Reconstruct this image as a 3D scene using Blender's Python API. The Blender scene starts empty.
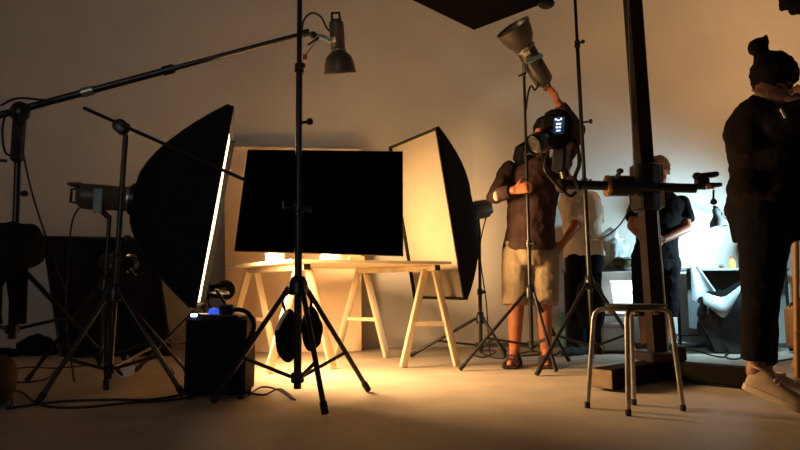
import bpy, bmesh, math, random
from mathutils import Vector, Matrix, noise
random.seed(7)
scn = bpy.context.scene
COL = scn.collection
V = Vector
# ---------------------------------------------------------------- camera model
F, CX, CY, HZ, CAMH = 600.0, 400.0, 225.0, 288.0, 0.53
TH = math.atan((HZ - CY) / F)
def W(x, y, d):
    """the point seen at pixel (x, y) at the distance d ahead of the tripod"""
    f = V((0, math.cos(TH), math.sin(TH))); u = V((0, -math.sin(TH), math.cos(TH)))
    r = f * F + V((1, 0, 0)) * (x - CX) + u * (CY - y)
    return V((0, 0, CAMH)) + r * (d / r.y)
def G(x, y):
    f = V((0, math.cos(TH), math.sin(TH))); u = V((0, -math.sin(TH), math.cos(TH)))
    r = f * F + V((1, 0, 0)) * (x - CX) + u * (CY - y)
    return V((0, 0, CAMH)) + r * (-CAMH / r.z)
# ---------------------------------------------------------------- materials
def mat(name, col, rough=0.6, metal=0.0, var=0.25, scale=12.0, bump=0.0, bscale=60.0, emit=None, estr=0.0, spec=0.5, sheen=0.0, stretch=None, col2=None, trans=0.0, alpha=1.0, coat=0.0):
    m = bpy.data.materials.new(name); m.use_nodes = True
    nt = m.node_tree; N = nt.nodes; L = nt.links
    b = N['Principled BSDF']
    tc = N.new('ShaderNodeTexCoord'); mp = N.new('ShaderNodeMapping')
    L.new(tc.outputs['Object'], mp.inputs['Vector'])
    if stretch: mp.inputs['Scale'].default_value = stretch
    nz = N.new('ShaderNodeTexNoise'); nz.inputs['Scale'].default_value = scale; nz.inputs['Detail'].default_value = 6
    L.new(mp.outputs['Vector'], nz.inputs['Vector'])
    rp = N.new('ShaderNodeValToRGB')
    c1 = [c * (1 - var) for c in col]; c2 = list(col2) if col2 else [min(1, c * (1 + var)) for c in col]
    rp.color_ramp.elements[0].color = (*c1, 1); rp.color_ramp.elements[1].color = (*c2, 1)
    rp.color_ramp.elements[0].position = 0.3; rp.color_ramp.elements[1].position = 0.7
    L.new(nz.outputs['Fac'], rp.inputs['Fac']); L.new(rp.outputs['Color'], b.inputs['Base Color'])
    b.inputs['Roughness'].default_value = rough; b.inputs['Metallic'].default_value = metal
    b.inputs['Specular IOR Level'].default_value = spec
    if sheen: b.inputs['Sheen Weight'].default_value = sheen
    if trans: b.inputs['Transmission Weight'].default_value = trans
    if coat: b.inputs['Coat Weight'].default_value = coat
    b.inputs['Alpha'].default_value = alpha
    if bump:
        n2 = N.new('ShaderNodeTexNoise'); n2.inputs['Scale'].default_value = bscale; n2.inputs['Detail'].default_value = 4
        L.new(mp.outputs['Vector'], n2.inputs['Vector'])
        bp = N.new('ShaderNodeBump'); bp.inputs['Strength'].default_value = bump; bp.inputs['Distance'].default_value = 0.01
        L.new(n2.outputs['Fac'], bp.inputs['Height']); L.new(bp.outputs['Normal'], b.inputs['Normal'])
    if emit:
        b.inputs['Emission Color'].default_value = (*emit, 1); b.inputs['Emission Strength'].default_value = estr
    return m
M = {}
M['wall'] = mat('painted_plaster', (.60, .575, .53), .85, var=.05, scale=2.5, bump=.08, bscale=40)
M['floor'] = mat('studio_concrete', (.43, .36, .28), .55, var=.16, scale=3.0, bump=.12, bscale=25, col2=(.50, .43, .35))
M['ceiling'] = mat('ceiling_paint', (.22, .21, .20), .9, var=.08, scale=3)
M['black_metal'] = mat('black_enamel', (.012, .011, .011), .35, var=.3, scale=30, spec=.45)
M['base_black'] = mat('matt_black_paint', (.005, .004, .004), .8, var=.3, scale=20, spec=.10)
M['lens_glass'] = mat('dark_lens_glass', (.01, .012, .02), .08, var=.1, scale=5, coat=.3)
M['honey_wood'] = mat('honey_stained_wood', (.42, .22, .08), .55, var=.2, scale=8, stretch=(1, 1, .2))
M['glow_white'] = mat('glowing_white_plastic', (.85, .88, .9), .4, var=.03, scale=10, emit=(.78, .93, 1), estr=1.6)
M['rubber'] = mat('black_rubber', (.012, .012, .012), .8, var=.3, scale=40)
M['grey_metal'] = mat('brushed_grey_metal', (.42, .40, .37), .35, metal=.85, var=.15, scale=30)
M['chrome'] = mat('polished_steel', (.75, .75, .75), .18, metal=1, var=.06, scale=20)
M['black_fabric'] = mat('black_nylon', (.008, .007, .008), .85, var=.35, scale=25, bump=.15, bscale=120, spec=.2)
M['black_felt'] = mat('black_felt', (.0035, .0032, .0035), 1.0, var=.3, scale=60, spec=.05)
M['black_cloth'] = mat('black_muslin', (.009, .008, .011), .95, var=.4, scale=6, bump=.2, bscale=30, spec=.1)
M['silver_lining'] = mat('silver_lining', (.7, .68, .62), .35, metal=.5, var=.08, scale=12)
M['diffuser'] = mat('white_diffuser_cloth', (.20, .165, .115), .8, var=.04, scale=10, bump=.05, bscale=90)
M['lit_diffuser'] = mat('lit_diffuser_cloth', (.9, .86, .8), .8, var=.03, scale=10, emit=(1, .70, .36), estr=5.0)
M['pine'] = mat('raw_pine', (.80, .66, .44), .6, var=.18, scale=7, stretch=(1, 1, .25), bump=.06, bscale=30)
M['pine_top'] = mat('pale_plywood', (.84, .70, .48), .55, var=.12, scale=6, stretch=(.3, 3, 1))
M['tan_board'] = mat('tan_paper_board', (.82, .62, .42), .8, var=.05, scale=3)
M['lamp_paint'] = mat('taupe_lamp_paint', (.115, .09, .062), .42, metal=.2, var=.18, scale=14)
M['lamp_inside'] = mat('pale_reflector_lining', (.55, .50, .42), .35, metal=.5, var=.1, scale=10)
M['teal_plate'] = mat('pale_teal_plate', (.30, .42, .40), .5, var=.1, scale=12)
M['label_cream'] = mat('cream_label', (.85, .72, .42), .6, var=.05, scale=12)
M['red_wire'] = mat('red_plastic', (.40, .05, .03), .5, var=.15, scale=20)
M['blue_lamp'] = mat('blue_indicator', (.05, .12, .8), .4, var=.05, scale=20, emit=(.03, .10, .8), estr=1.0)
M['blue_glow'] = mat('bright_blue_indicator', (.3, .4, .9), .4, var=.05, scale=20, emit=(.35, .5, 1), estr=9.0)
M['screen'] = mat('blue_display', (.02, .05, .12), .3, var=.1, scale=20, emit=(.03, .08, .2), estr=.25)
M['screen_mark'] = mat('display_digits', (.7, .8, .9), .4, var=.05, scale=20, emit=(.55, .72, 1), estr=1.8)
M['cable'] = mat('black_cable', (.010, .009, .009), .55, var=.3, scale=30)
M['skin'] = mat('skin', (.44, .15, .068), .5, var=.10, scale=18, bump=.04, bscale=160)
M['skin_dark'] = mat('brown_skin', (.30, .14, .085), .5, var=.10, scale=18, bump=.04, bscale=160)
M['hair_black'] = mat('black_hair', (.006, .005, .004), .7, var=.5, scale=30, stretch=(6, 6, 1), bump=.5, bscale=90, spec=.12)
M['hair_brown'] = mat('sandy_brown_hair', (.17, .10, .055), .55, var=.4, scale=30, stretch=(6, 6, 1), bump=.5, bscale=90)
M['shirt_brown'] = mat('dark_brown_cotton', (.060, .033, .028), .9, var=.2, scale=14, bump=.25, bscale=35, spec=.15)
M['patch'] = mat('pale_sleeve_patch', (.70, .60, .48), .8, var=.1, scale=30)
M['khaki'] = mat('khaki_cotton', (.34, .26, .16), .9, var=.15, scale=14, bump=.25, bscale=40, spec=.15)
M['tee_white'] = mat('cream_cotton', (.80, .70, .56), .9, var=.08, scale=12, bump=.2, bscale=35, spec=.15)
M['tee_black'] = mat('black_cotton', (.006, .005, .006), .95, var=.25, scale=14, bump=.25, bscale=35, spec=.12)
M['trousers_dark'] = mat('dark_navy_cotton', (.006, .0055, .008), .95, var=.25, scale=14, bump=.25, bscale=35, spec=.12)
M['jacket'] = mat('charcoal_brown_jacket', (.0105, .0072, .0068), .9, var=.25, scale=14, bump=.3, bscale=30, spec=.1)
M['leather'] = mat('dark_brown_leather', (.045, .022, .014), .5, var=.25, scale=16, bump=.2, bscale=60)
M['shoe_beige'] = mat('beige_canvas', (.42, .31, .21), .85, var=.12, scale=30, bump=.2, bscale=160)
M['sole_pale'] = mat('pale_rubber_sole', (.50, .40, .30), .6, var=.12, scale=30)
M['shoe_sole'] = mat('dark_rubber_sole', (.05, .04, .035), .7, var=.2, scale=30)
M['eye'] = mat('eye_white', (.7, .66, .62), .2, var=.03, scale=20)
M['lips'] = mat('lip_skin', (.34, .12, .09), .5, var=.06, scale=20)
M['column_paint'] = mat('bronze_column_paint', (.012, .007, .004), .45, metal=.0, spec=.25, var=.2, scale=10, stretch=(1, 1, .1))
M['brass'] = mat('warm_brass', (.55, .34, .15), .35, metal=.8, var=.15, scale=20)
M['plywood'] = mat('worn_plywood', (.20, .13, .07), .7, var=.25, scale=12, stretch=(1, 1, 4))
M['plastic_white'] = mat('white_plastic', (.85, .87, .88), .4, var=.04, scale=10)
M['clear_bag'] = mat('crinkled_clear_plastic', (.80, .83, .83), .25, var=.15, scale=14, bump=.8, bscale=22, spec=.7)
M['bag_black'] = mat('black_bin_liner', (.010, .010, .011), .28, var=.3, scale=10, bump=.55, bscale=18, spec=.6)
M['bag_silver'] = mat('silver_plastic_sheet', (.42, .46, .48), .3, var=.3, scale=10, metal=.1, bump=.4, bscale=14)
M['grey_sheet'] = mat('dark_grey_sheet', (.10, .11, .115), .7, var=.2, scale=8)
M['camo'] = mat('olive_camouflage', (.10, .12, .06), .85, var=.6, scale=40, col2=(.30, .30, .18))
M['orange'] = mat('orange_plastic', (.42, .10, .018), .45, var=.08, scale=8)
M['yellow'] = mat('yellow_plastic', (.80, .60, .06), .4, var=.08, scale=10)
M['red'] = mat('red_cap_plastic', (.55, .06, .04), .4, var=.08, scale=10)
M['teal_paper'] = mat('pale_teal_plastic_bag', (.16, .42, .46), .45, var=.2, scale=12, bump=.5, bscale=20)
M['cardboard'] = mat('brown_cardboard', (.34, .19, .09), .8, var=.15, scale=14)
M['ceramic'] = mat('white_ceramic', (.85, .82, .76), .3, var=.03, scale=10)
M['pale_strip'] = mat('pale_light_streak', (.62, .52, .38), .6, var=.08, scale=20)
M['cool_lamp'] = mat('bright_lamp_glass', (.9, .95, 1), .3, var=.02, scale=10, emit=(.75, .9, 1), estr=12.0)
M['lamp_glass'] = mat('unlit_frosted_glass', (.75, .70, .60), .25, var=.05, scale=10)
M['worktop'] = mat('grey_laminate', (.20, .20, .20), .45, var=.12, scale=8)
# ---------------------------------------------------------------- mesh builder
def basis(d):
    d = V(d).normalized(); a = V((0, 0, 1)) if abs(d.z) < .9 else V((1, 0, 0))
    u = d.cross(a).normalized(); return u, u.cross(d).normalized(), d
class MB:
    def __init__(s): s.bm = bmesh.new()
    def ring(s, c, u, v, n):
        return [s.bm.verts.new(c + u * math.cos(2 * math.pi * i / n) + v * math.sin(2 * math.pi * i / n)) for i in range(n)]
    def skin(s, rings, cap=True, closed=False):
        n = len(rings[0]); prs = list(zip(rings, rings[1:])) + ([(rings[-1], rings[0])] if closed else [])
        for a, b in prs:
            for i in range(n): s.bm.faces.new((a[i], a[(i + 1) % n], b[(i + 1) % n], b[i]))
        if cap and not closed:
            s.bm.faces.new(rings[0][::-1]); s.bm.faces.new(rings[-1])
        return s
    def tube(s, pts, r, n=10, cap=True):
        pts = [V(p) for p in pts]; rr = r if isinstance(r, (list, tuple)) else [r] * len(pts)
        rings = []; u = None
        for i, p in enumerate(pts):
            d = (pts[min(i + 1, len(pts) - 1)] - pts[max(i - 1, 0)]).normalized()
            if u is None: u = basis(d)[0]
            u = (u - d * u.dot(d)).normalized(); v = d.cross(u)
            rings.append(s.ring(p, u * rr[i], v * rr[i], n))
        return s.skin(rings, cap)
    def cyl(s, a, b, r0, r1=None, n=16): return s.tube([a, b], [r0, r0 if r1 is None else r1], n)
    def lathe(s, prof, o, d, n=28, cap=True):
        u, v, d = basis(d); o = V(o)
        return s.skin([s.ring(o + d * h, u * max(r, 1e-4), v * max(r, 1e-4), n) for r, h in prof], cap)
    def box(s, c, size, rot=None, bev=0.0):
        c = V(c); R = rot if rot is not None else Matrix.Identity(3)
        sx, sy, sz = [a / 2 for a in size]; b = min(bev, sx * .9, sy * .9, sz * .9)
        if b <= 0:
            vs = [s.bm.verts.new(c + R @ V((x * sx, y * sy, z * sz))) for z in (-1, 1) for y in (-1, 1) for x in (-1, 1)]
            for f in ((0, 2, 3, 1), (4, 5, 7, 6), (0, 1, 5, 4), (2, 6, 7, 3), (0, 4, 6, 2), (1, 3, 7, 5)): s.bm.faces.new([vs[i] for i in f])
            return s
        rings = []
        for z, k in ((-sz, b), (-sz + b, 0), (sz - b, 0), (sz, b)):
            ax, ay = sx - k, sy - k; pts = [(ax - b, -ay), (ax, -ay + b), (ax, ay - b), (ax - b, ay), (-ax + b, ay), (-ax, ay - b), (-ax, -ay + b), (-ax + b, -ay)]
            rings.append([s.bm.verts.new(c + R @ V((x, y, z))) for x, y in pts])
        return s.skin(rings)
    def bar(s, a, b, w, t, up=(0, 0, 1)):
        """a board from a to b, w wide across, t thick along up"""
        a, b = V(a), V(b); d = (b - a).normalized(); x = d.cross(V(up)).normalized(); z = x.cross(d)
        R = Matrix((x, d, z)).transposed()
        return s.box((a + b) / 2, (w, (b - a).length, t), R, min(w, t) * .12)
    def ell(s, c, rx, ry, rz, rot=None, n=18, m=12):
        R = rot if rot is not None else Matrix.Identity(3); c = V(c); rings = []
        for j in range(1, m):
            t = math.pi * j / m
            rings.append([s.bm.verts.new(c + R @ V((rx * math.sin(t) * math.cos(2 * math.pi * i / n), ry * math.sin(t) * math.sin(2 * math.pi * i / n), -rz * math.cos(t)))) for i in range(n)])
        s.skin(rings, False)
        a = s.bm.verts.new(c + R @ V((0, 0, -rz))); b = s.bm.verts.new(c + R @ V((0, 0, rz)))
        for i in range(n):
            s.bm.faces.new((a, rings[0][(i + 1) % n], rings[0][i])); s.bm.faces.new((b, rings[-1][i], rings[-1][(i + 1) % n]))
        return s
    def cap(s, a, b, r0, r1, round0=True, round1=True, n=16):
        """tapered limb with rounded or flat ends"""
        a, b = V(a), V(b); u, v, d = basis(b - a); rings = []
        if round0:
            for k in range(4, 0, -1):
                t = math.pi / 2 * k / 4.3; rings.append(s.ring(a - d * r0 * math.sin(t), u * r0 * math.cos(t), v * r0 * math.cos(t), n))
        rings.append(s.ring(a, u * r0, v * r0, n)); rings.append(s.ring(b, u * r1, v * r1, n))
        if round1:
            for k in range(1, 5):
                t = math.pi / 2 * k / 4.3; rings.append(s.ring(b + d * r1 * math.sin(t), u * r1 * math.cos(t), v * r1 * math.cos(t), n))
        return s.skin(rings)
    def loft(s, secs, n=22): return s.skin([s.ring(V(c), V(u), V(v), n) for c, u, v in secs])
    def slab(s, fn, nu, nv, thick, nrm):
        """a sheet fn(u, v) of the given thickness"""
        nrm = V(nrm).normalized() * thick
        A = [[s.bm.verts.new(V(fn(i / nu, j / nv))) for j in range(nv + 1)] for i in range(nu + 1)]
        B = [[s.bm.verts.new(A[i][j].co + nrm) for j in range(nv + 1)] for i in range(nu + 1)]
        for i in range(nu):
            for j in range(nv):
                s.bm.faces.new((A[i][j], A[i + 1][j], A[i + 1][j + 1], A[i][j + 1]))
                s.bm.faces.new((B[i][j], B[i][j + 1], B[i + 1][j + 1], B[i + 1][j]))
        per = [(i, 0) for i in range(nu)] + [(nu, j) for j in range(nv)] + [(i, nv) for i in range(nu, 0, -1)] + [(0, j) for j in range(nv, 0, -1)]
        for (a, b), (c, d) in zip(per, per[1:] + per[:1]):
            s.bm.faces.new((A[c][d], A[a][b], B[a][b], B[c][d]))
        return s
    def prism(s, pts, off):
        a = [s.bm.verts.new(V(p)) for p in pts]; b = [s.bm.verts.new(V(p) + V(off)) for p in pts]
        n = len(a); s.bm.faces.new(a[::-1]); s.bm.faces.new(b)
        for i in range(n): s.bm.faces.new((a[i], a[(i + 1) % n], b[(i + 1) % n], b[i]))
        return s
    def build(s, name, m, parent=None, smooth=True, origin=None, ang=40):
        bmesh.ops.recalc_face_normals(s.bm, faces=s.bm.faces[:])
        root = parent
        while root is not None and root.parent is not None: root = root.parent
        o0 = V(root.location) if root is not None else (V(origin) if origin is not None else V((0, 0, 0)))
        for v in s.bm.verts: v.co -= o0
        me = bpy.data.meshes.new(name)
        if smooth:
            for f in s.bm.faces: f.smooth = True
            lim = math.radians(ang)
            for e in s.bm.edges:
                if len(e.link_faces) == 2 and e.calc_face_angle(0) > lim: e.smooth = False
        s.bm.to_mesh(me); s.bm.free(); me.materials.append(m)
        o = bpy.data.objects.new(name, me); COL.objects.link(o)
        if parent is not None: o.parent = parent
        else: o.location = o0
        return o
def tag(o, label, cat, group=None, kind=None):
    if label: o['label'] = label
    if cat: o['category'] = cat
    if group: o['group'] = group
    if kind: o['kind'] = kind
    return o
def thing(name, label, cat, loc=(0, 0, 0), group=None):
    o = bpy.data.objects.new(name, None); COL.objects.link(o); o.location = loc; o.empty_display_size = .1
    return tag(o, label, cat, group)
def struct(o): o['kind'] = 'structure'; return o
def spline(pts, k=8):
    pts = [V(p) for p in pts]; P = [pts[0]] + pts + [pts[-1]]; out = []
    for i in range(1, len(P) - 2):
        a, b, c, d = P[i - 1:i + 3]
        for j in range(k):
            t = j / k
            out.append(.5 * ((2 * b) + (c - a) * t + (2 * a - 5 * b + 4 * c - d) * t * t + (3 * b - a - 3 * c + d) * t ** 3))
    return out + [pts[-1]]
def cable(name, label, pts, r=.006, cat='cable', group=None):
    o = MB().tube(spline(pts), r, 8).build(name, M['cable'], origin=V(pts[0]))
    return tag(o, label, cat, group)
def fl(p, z=.006): p = V(p); return V((p.x, p.y, z))
# ---------------------------------------------------------------- the room
struct(MB().box((0.2, 1.6, -.05), (9.6, 9.0, .1)).build('floor', M['floor'], smooth=False))
struct(MB().box((0.2, 1.6, 3.65), (9.6, 9.0, .1)).build('ceiling', M['ceiling'], smooth=False))
CO = (.68, 5.52)
def wallseg(name, a, b, t=.12):
    a, b = V((*a, 0)), V((*b, 0)); n = V((-(b - a).y, (b - a).x, 0)).normalized() * t
    struct(MB().prism([a, b, b + n, a + n], (0, 0, 3.6)).build(name, M['wall'], smooth=False))
wallseg('wall_back_left', CO[::1], (-3.9, 5.06), -.12)
wallseg('wall_back', (4.6, 5.42), CO, -.12)
wallseg('wall_left', (-3.9, 5.06), (-3.9, -2.6), -.12)
wallseg('wall_right', (4.6, -2.6), (4.6, 5.42), -.12)
wallseg('wall_front', (-3.9, -2.6), (4.6, -2.6), -.12)
def along(a, b, t): return (a[0] + (b[0] - a[0]) * t, a[1] + (b[1] - a[1]) * t)
struct(MB().bar((.68, 5.505, .02), (4.58, 5.405, .02), .02, .04).build('baseboard_back', M['grey_sheet'], smooth=False))
# ---------------------------------------------------------------- light stands
def stand(name, label, base, top, hub_z, col_z, feet, r=.015, leg_r=.011, group=None, attach=.6, cat='light stand', sections=2, hub_r=.032, caster=None, mid_knobs=()):
    """a tripod stand: base = point on the floor under the pole, top = end of the pole"""
    base, top = V(base), V(top); t = thing(name, label, cat, (base.x, base.y, 0), group)
    ax = lambda z: base.lerp(top, (z - base.z) / (top.z - base.z))
    lo = ax(col_z - .05); zs = [lo.z] + [lo.z + (top.z - lo.z) * f for f in ((.5, 1) if sections == 2 else (.38, .7, 1))]
    for i in range(sections):
        rr = r * (1 - .16 * i); m = MB().cyl(ax(zs[i]), ax(zs[i + 1]), rr, rr, 14)
        p = m.build('pole', M['black_metal'], t)
        if i < sections - 1:
            c = ax(zs[i + 1]); MB().cyl(c - V((0, 0, .03)), c + V((0, 0, .015)), rr * 1.5, rr * 1.45).build('clamp_collar', M['black_metal'], p)
            MB().cyl(c + V((0, -rr, -.01)), c + V((.02, -rr - .03, -.01)), .006).ell(c + V((.024, -rr - .035, -.01)), .014, .014, .014).build('knob', M['rubber'], p)
    h = ax(hub_z); c = ax(col_z)
    MB().lathe([(hub_r * .6, -.04), (hub_r, -.035), (hub_r, .02), (hub_r * .75, .045), (hub_r * .6, .05)], h, (0, 0, 1)).build('hub', M['black_metal'], t)
    MB().lathe([(r * 1.1, -.025), (r * 1.7, -.02), (r * 1.7, .02), (r * 1.1, .025)], c, (0, 0, 1)).build('collar', M['black_metal'], t)
    for i, f in enumerate(feet):
        f = V((f[0], f[1], leg_r)); d = (f - h); dh = V((d.x, d.y, 0)).normalized(); a = h + dh * hub_r
        lg = MB().tube([a, a.lerp(f, .5), f], [leg_r, leg_r, leg_r], 10).build('leg', M['black_metal'], t)
        e = (f - a).normalized()
        if caster and i in caster:
            MB().box(f + V((0, 0, .10)), (.03, .03, .05)).build('caster_fork', M['black_metal'], lg)
            MB().lathe([(.012, -.016), (.05, -.016), (.054, -.008), (.054, .008), (.05, .016), (.012, .016)], f + V((0, 0, .046)), (.45, -.9, 0)).build('caster_wheel', M['plastic_white'], lg)
        else:
            MB().cyl(f - e * .045, f + e * .004, leg_r * 1.35, leg_r * 1.3, 10).build('rubber_foot', M['rubber'], lg)
        k = a.lerp(f, attach)
        MB().tube([c + dh * r * 1.2, k], leg_r * .72, 8).build('brace', M['black_metal'], t)
    for z in mid_knobs:
        q = ax(z); MB().cyl(q, q + V((.045, -.02, 0)), .007).lathe([(.006, 0), (.016, .004), (.016, .02), (.006, .024)], q + V((.045, -.02, 0)), (.9, -.4, 0)).build('knob', M['rubber'], t)
    return t
def P3(x, y): return G(x, y)
# front stand with the two weights
fs_base = V((-.47, 2.82, 0))
stand('light_stand', 'tall black light stand in the foreground whose pole crosses the black flag panel', fs_base, W(300, -60, 2.82), .535, .12,
      [P3(325, 416), P3(368, 392), P3(213, 403.5)], r=.018, leg_r=.0125, sections=3, hub_r=.045, attach=.62, mid_knobs=(.90, 1.32))
# grip-arm stand on the left
gs_base = V((-1.45, 3.05, 0))
stand('light_stand', 'black stand holding the thin slanted arm in front of the large dark softbox', gs_base, V((-1.425, 3.05, 1.32)), .50, .13,
      [P3(38, 405), P3(172, 376), (-1.06, 3.0, 0)], r=.016, leg_r=.012, attach=.62, mid_knobs=(.78,))
# stand for the left softbox head
ss_base = V((-1.68, 3.42, 0))
stand('light_stand', 'black stand under the grey flash head on the back of the large softbox', ss_base, V((-1.672, 3.43, .945)), .55, .14,
      [P3(27, 382), P3(106, 391), (-1.28, 3.72, 0)], r=.014, leg_r=.011)
# boom stand
bs_base = V((-1.98, 3.12, 0))
stand('boom_stand', 'heavy black stand with a wheeled foot carrying the long boom at the edge of frame', bs_base, W(19, 118, 3.12), .63, .32,
      [P3(124, 379), (-2.5, 3.25, 0), (-1.95, 2.55, 0)], r=.019, leg_r=.013, hub_r=.04, caster=(0, 1, 2), mid_knobs=(1.02,), attach=.42, cat='boom stand')
# stand behind the power pack
ps_base = V((-1.38, 4.28, 0))
stand('light_stand', 'thin black stand rising behind the power pack with a round lamp on it', ps_base, V((-1.375, 4.28, .60)), .42, .14,
      [P3(136, 372), (-1.15, 4.55, 0), (-1.08, 4.15, 0)], r=.013, leg_r=.010)
# right softbox stand
rs_base = V((.61, 4.6, 0))
stand('light_stand', 'black stand behind the glowing cream softbox with a cable hanging down it', rs_base, V((.61, 4.6, .97)), .30, .10,
      [P3(411, 357), P3(508, 362), (.86, 5.0, 0)], r=.015, leg_r=.012)
# lamp stand held by the man
ls_base = V((.865, 4.0, 0))
stand('light_stand', 'slim black stand gripped by the man in khaki shorts, flash head aimed upward on top', ls_base, W(524, 72, 4.0), .50, .16,
      [P3(460, 371), P3(556, 373), (1.22, 4.42, 0)], r=.014, leg_r=.011, sections=3)
# pole stand right of him
cs_base = V((1.275, 4.02, 0))
stand('light_stand', 'leaning black pole stand between the man in khaki shorts and the camera column', cs_base, W(571, -80, 4.02), .56, .15,
      [P3(537, 376), P3(592, 359), (1.62, 3.95, 0)], r=.016, leg_r=.012, sections=3, mid_knobs=(1.66,))
# ---------------------------------------------------------------- boom with lamp
bp0, bp1 = W(-60, 131, 3.08), W(306, 33, 3.34)
t = thing('lamp_boom', 'long black boom pole slanting up across the wall from the boom stand', 'boom', W(19, 110, 3.12))
d = (bp1 - bp0)
MB().tube([bp0, bp0.lerp(bp1, .62)], .019, 14).build('outer_tube', M['black_metal'], t)
MB().tube([bp0.lerp(bp1, .60), bp1], .014, 14).build('inner_tube', M['black_metal'], t)
for f in (.38, .60): 
    c = bp0.lerp(bp1, f); MB().cyl(c - d.normalized() * .03, c + d.normalized() * .03, .026).build('clamp_collar', M['grey_metal'] if f < .5 else M['black_metal'], t)
MB().cyl(bp1 - d.normalized() * .02, bp1 + d.normalized() * .02, .02).build('end_cap', M['rubber'], t)
pv = W(20, 112, 3.1)
hd = MB().ell(pv, .05, .045, .055).box(pv + V((0, 0, -.15)), (.055, .055, .24), None, .012).build('pivot_head', M['black_metal'], t)
MB().tube([pv + V((.035 + .035 * math.cos(a / 10 * 6.2), -.05, -.03 + .06 * math.sin(a / 10 * 6.2))) for a in range(10)], .006, 8).build('handle', M['rubber'], hd)
MB().tube(spline([pv + V((-.05, -.03, 0)), pv + V((-.06, -.04, -.10)), pv + V((-.045, -.03, -.22)), pv + V((-.01, -.02, -.24))]), .006, 8).build('crank', M['rubber'], hd)
MB().tube(spline([pv + V((-.09, -.02, .03)), pv + V((0, -.03, .065)), pv + V((.12, -.02, .06)), pv + V((.2, -.02, .05))]), .006, 8).build('cord', M['cable'], t)
MB().tube(spline([pv + V((.02, -.04, -.08)), W(30, 185, 3.1), W(47, 240, 3.15), W(66, 292, 3.2)]), .005, 8).build('cord', M['cable'], t)
MB().cyl(pv + V((-.03, -.03, -.27)), pv + V((-.10, -.06, -.27)), .008).ell(pv + V((-.11, -.065, -.27)), .02, .02, .02).build('knob', M['rubber'], t)

def flash_head(name, label, back, front, r, refl=None, cat='flash head', body='lamp_paint', lit=None, group=None, label_at=None, plate=None):
    """studio flash: cylinder body from back to front, optional bell reflector (radius, length)"""
    back, front = V(back), V(front); ax = (front - back); L = ax.length; ax.normalize()
    t = thing(name, label, cat, (back + front) / 2, group)
    u, v, _ = basis(ax)
    MB().lathe([(r * .75, 0), (r * .95, .012), (r, .03), (r, L * .55), (r * .97, L * .56), (r * .97, L * .9), (r * .88, L * .93), (r * .88, L)], back, ax).build('housing', M[body], t)
    MB().lathe([(r * .3, -.006), (r * .7, -.006), (r * .7, .004), (r * .3, .004)], back, ax).build('rear_panel', M['black_metal'], t)
    hb = [back + v * r * .55 + ax * -.0, back + v * r * .5 - ax * .04, back - v * r * .5 - ax * .04, back - v * r * .55]
    MB().tube(hb, .008, 8).build('carry_handle', M['rubber'], t)
    MB().lathe([(r * 1.03, L * .88), (r * 1.09, L * .89), (r * 1.09, L * .94), (r * 1.03, L * .95)], back, ax).build('mount_ring', M['grey_metal'] if body == 'lamp_paint' else M['base_black'], t)
    if refl:
        R, H = refl; o = back + ax * L * .93
        prof = [(r * .85, 0), (r * 1.0, H * .08), (R * .80, H * .30), (R * .94, H * .60), (R * .99, H * .9), (R * 1.04, H * .91), (R * 1.04, H), (R * .98, H), (R * .96, H * .92), (R * .90, H * .60), (R * .76, H * .33), (r * .8, H * .12)]
        rf = MB().lathe(prof, o, ax, 36, cap=False)
        rb = rf.build('reflector', M[body], t)
        MB().lathe([(R * .94, H * .90), (R * .88, H * .60), (R * .74, H * .35), (r * .7, H * .14), (.001, H * .13)], o, ax, 32, cap=False).build('reflector_lining', M['lamp_inside'] if body == 'lamp_paint' else M['base_black'], rb)
        MB().ell(o + ax * H * .35, r * .5, r * .5, r * .5).build('bulb', M['lamp_glass'] if body == 'lamp_paint' else M['rubber'], t)
    if label_at:
        c = back + ax * L * label_at[0] + V(label_at[1]).normalized() * r
        n = V(label_at[1]); n = (n - ax * n.dot(ax)).normalized(); c = back + ax * L * label_at[0] + n * r
        R3 = Matrix((n.cross(ax), ax, n)).transposed()
        MB().box(c, (r * .75, L * .16, .006), R3, .002).build('label_plate', M['label_cream'], t)
    if plate:
        n = V(plate); n = (n - ax * n.dot(ax)).normalized(); R3 = Matrix((n.cross(ax), ax, n)).transposed()
        for sgn in (-1, 1):
            MB().box(back + ax * L * .5 + n * r + n.cross(ax) * sgn * r * .45, (.012, .05, .05), R3, .003).build('bracket', M['black_metal'], t)
        MB().cyl(back + ax * L * .5 + n * (r + .02) - n.cross(ax) * r * .9, back + ax * L * .5 + n * (r + .02) + n.cross(ax) * r * .9, .010).build('tilt_pin', M['grey_metal'], t)
    return t
lh = flash_head('flash_head', 'taupe lamp with bell reflector pointing down from the end of the boom', W(336, 20, 3.38), W(338.5, 52, 3.44), .043, (.094, .135), label_at=(.62, (-.5, -1, 0)))
c = W(325, 38, 3.38)
MB().tube([bp1, c, W(331, 42, 3.39)], [.012, .015, .012], 10).build('swivel', M['teal_plate'], lh)
MB().ell(W(313, 35, 3.35), .02, .02, .022).build('joint', M['black_metal'], lh)
MB().cyl(W(319, 37, 3.365), W(308, 45, 3.33), .006).build('tilt_lever', M['black_metal'], lh)
MB().cyl(W(319, 38, 3.365), W(305, 55, 3.33), .003).box(W(305, 57, 3.33), (.025, .01, .03)).build('hang_tag', M['red_wire'], lh)
MB().tube(spline([W(301, 35, 3.36), W(304, 20, 3.37), W(312, 13, 3.38), W(321, 17, 3.39), W(326, 27, 3.4), W(331, 32, 3.4)]), .006, 8).build('power_cord', M['cable'], lh)
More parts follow.
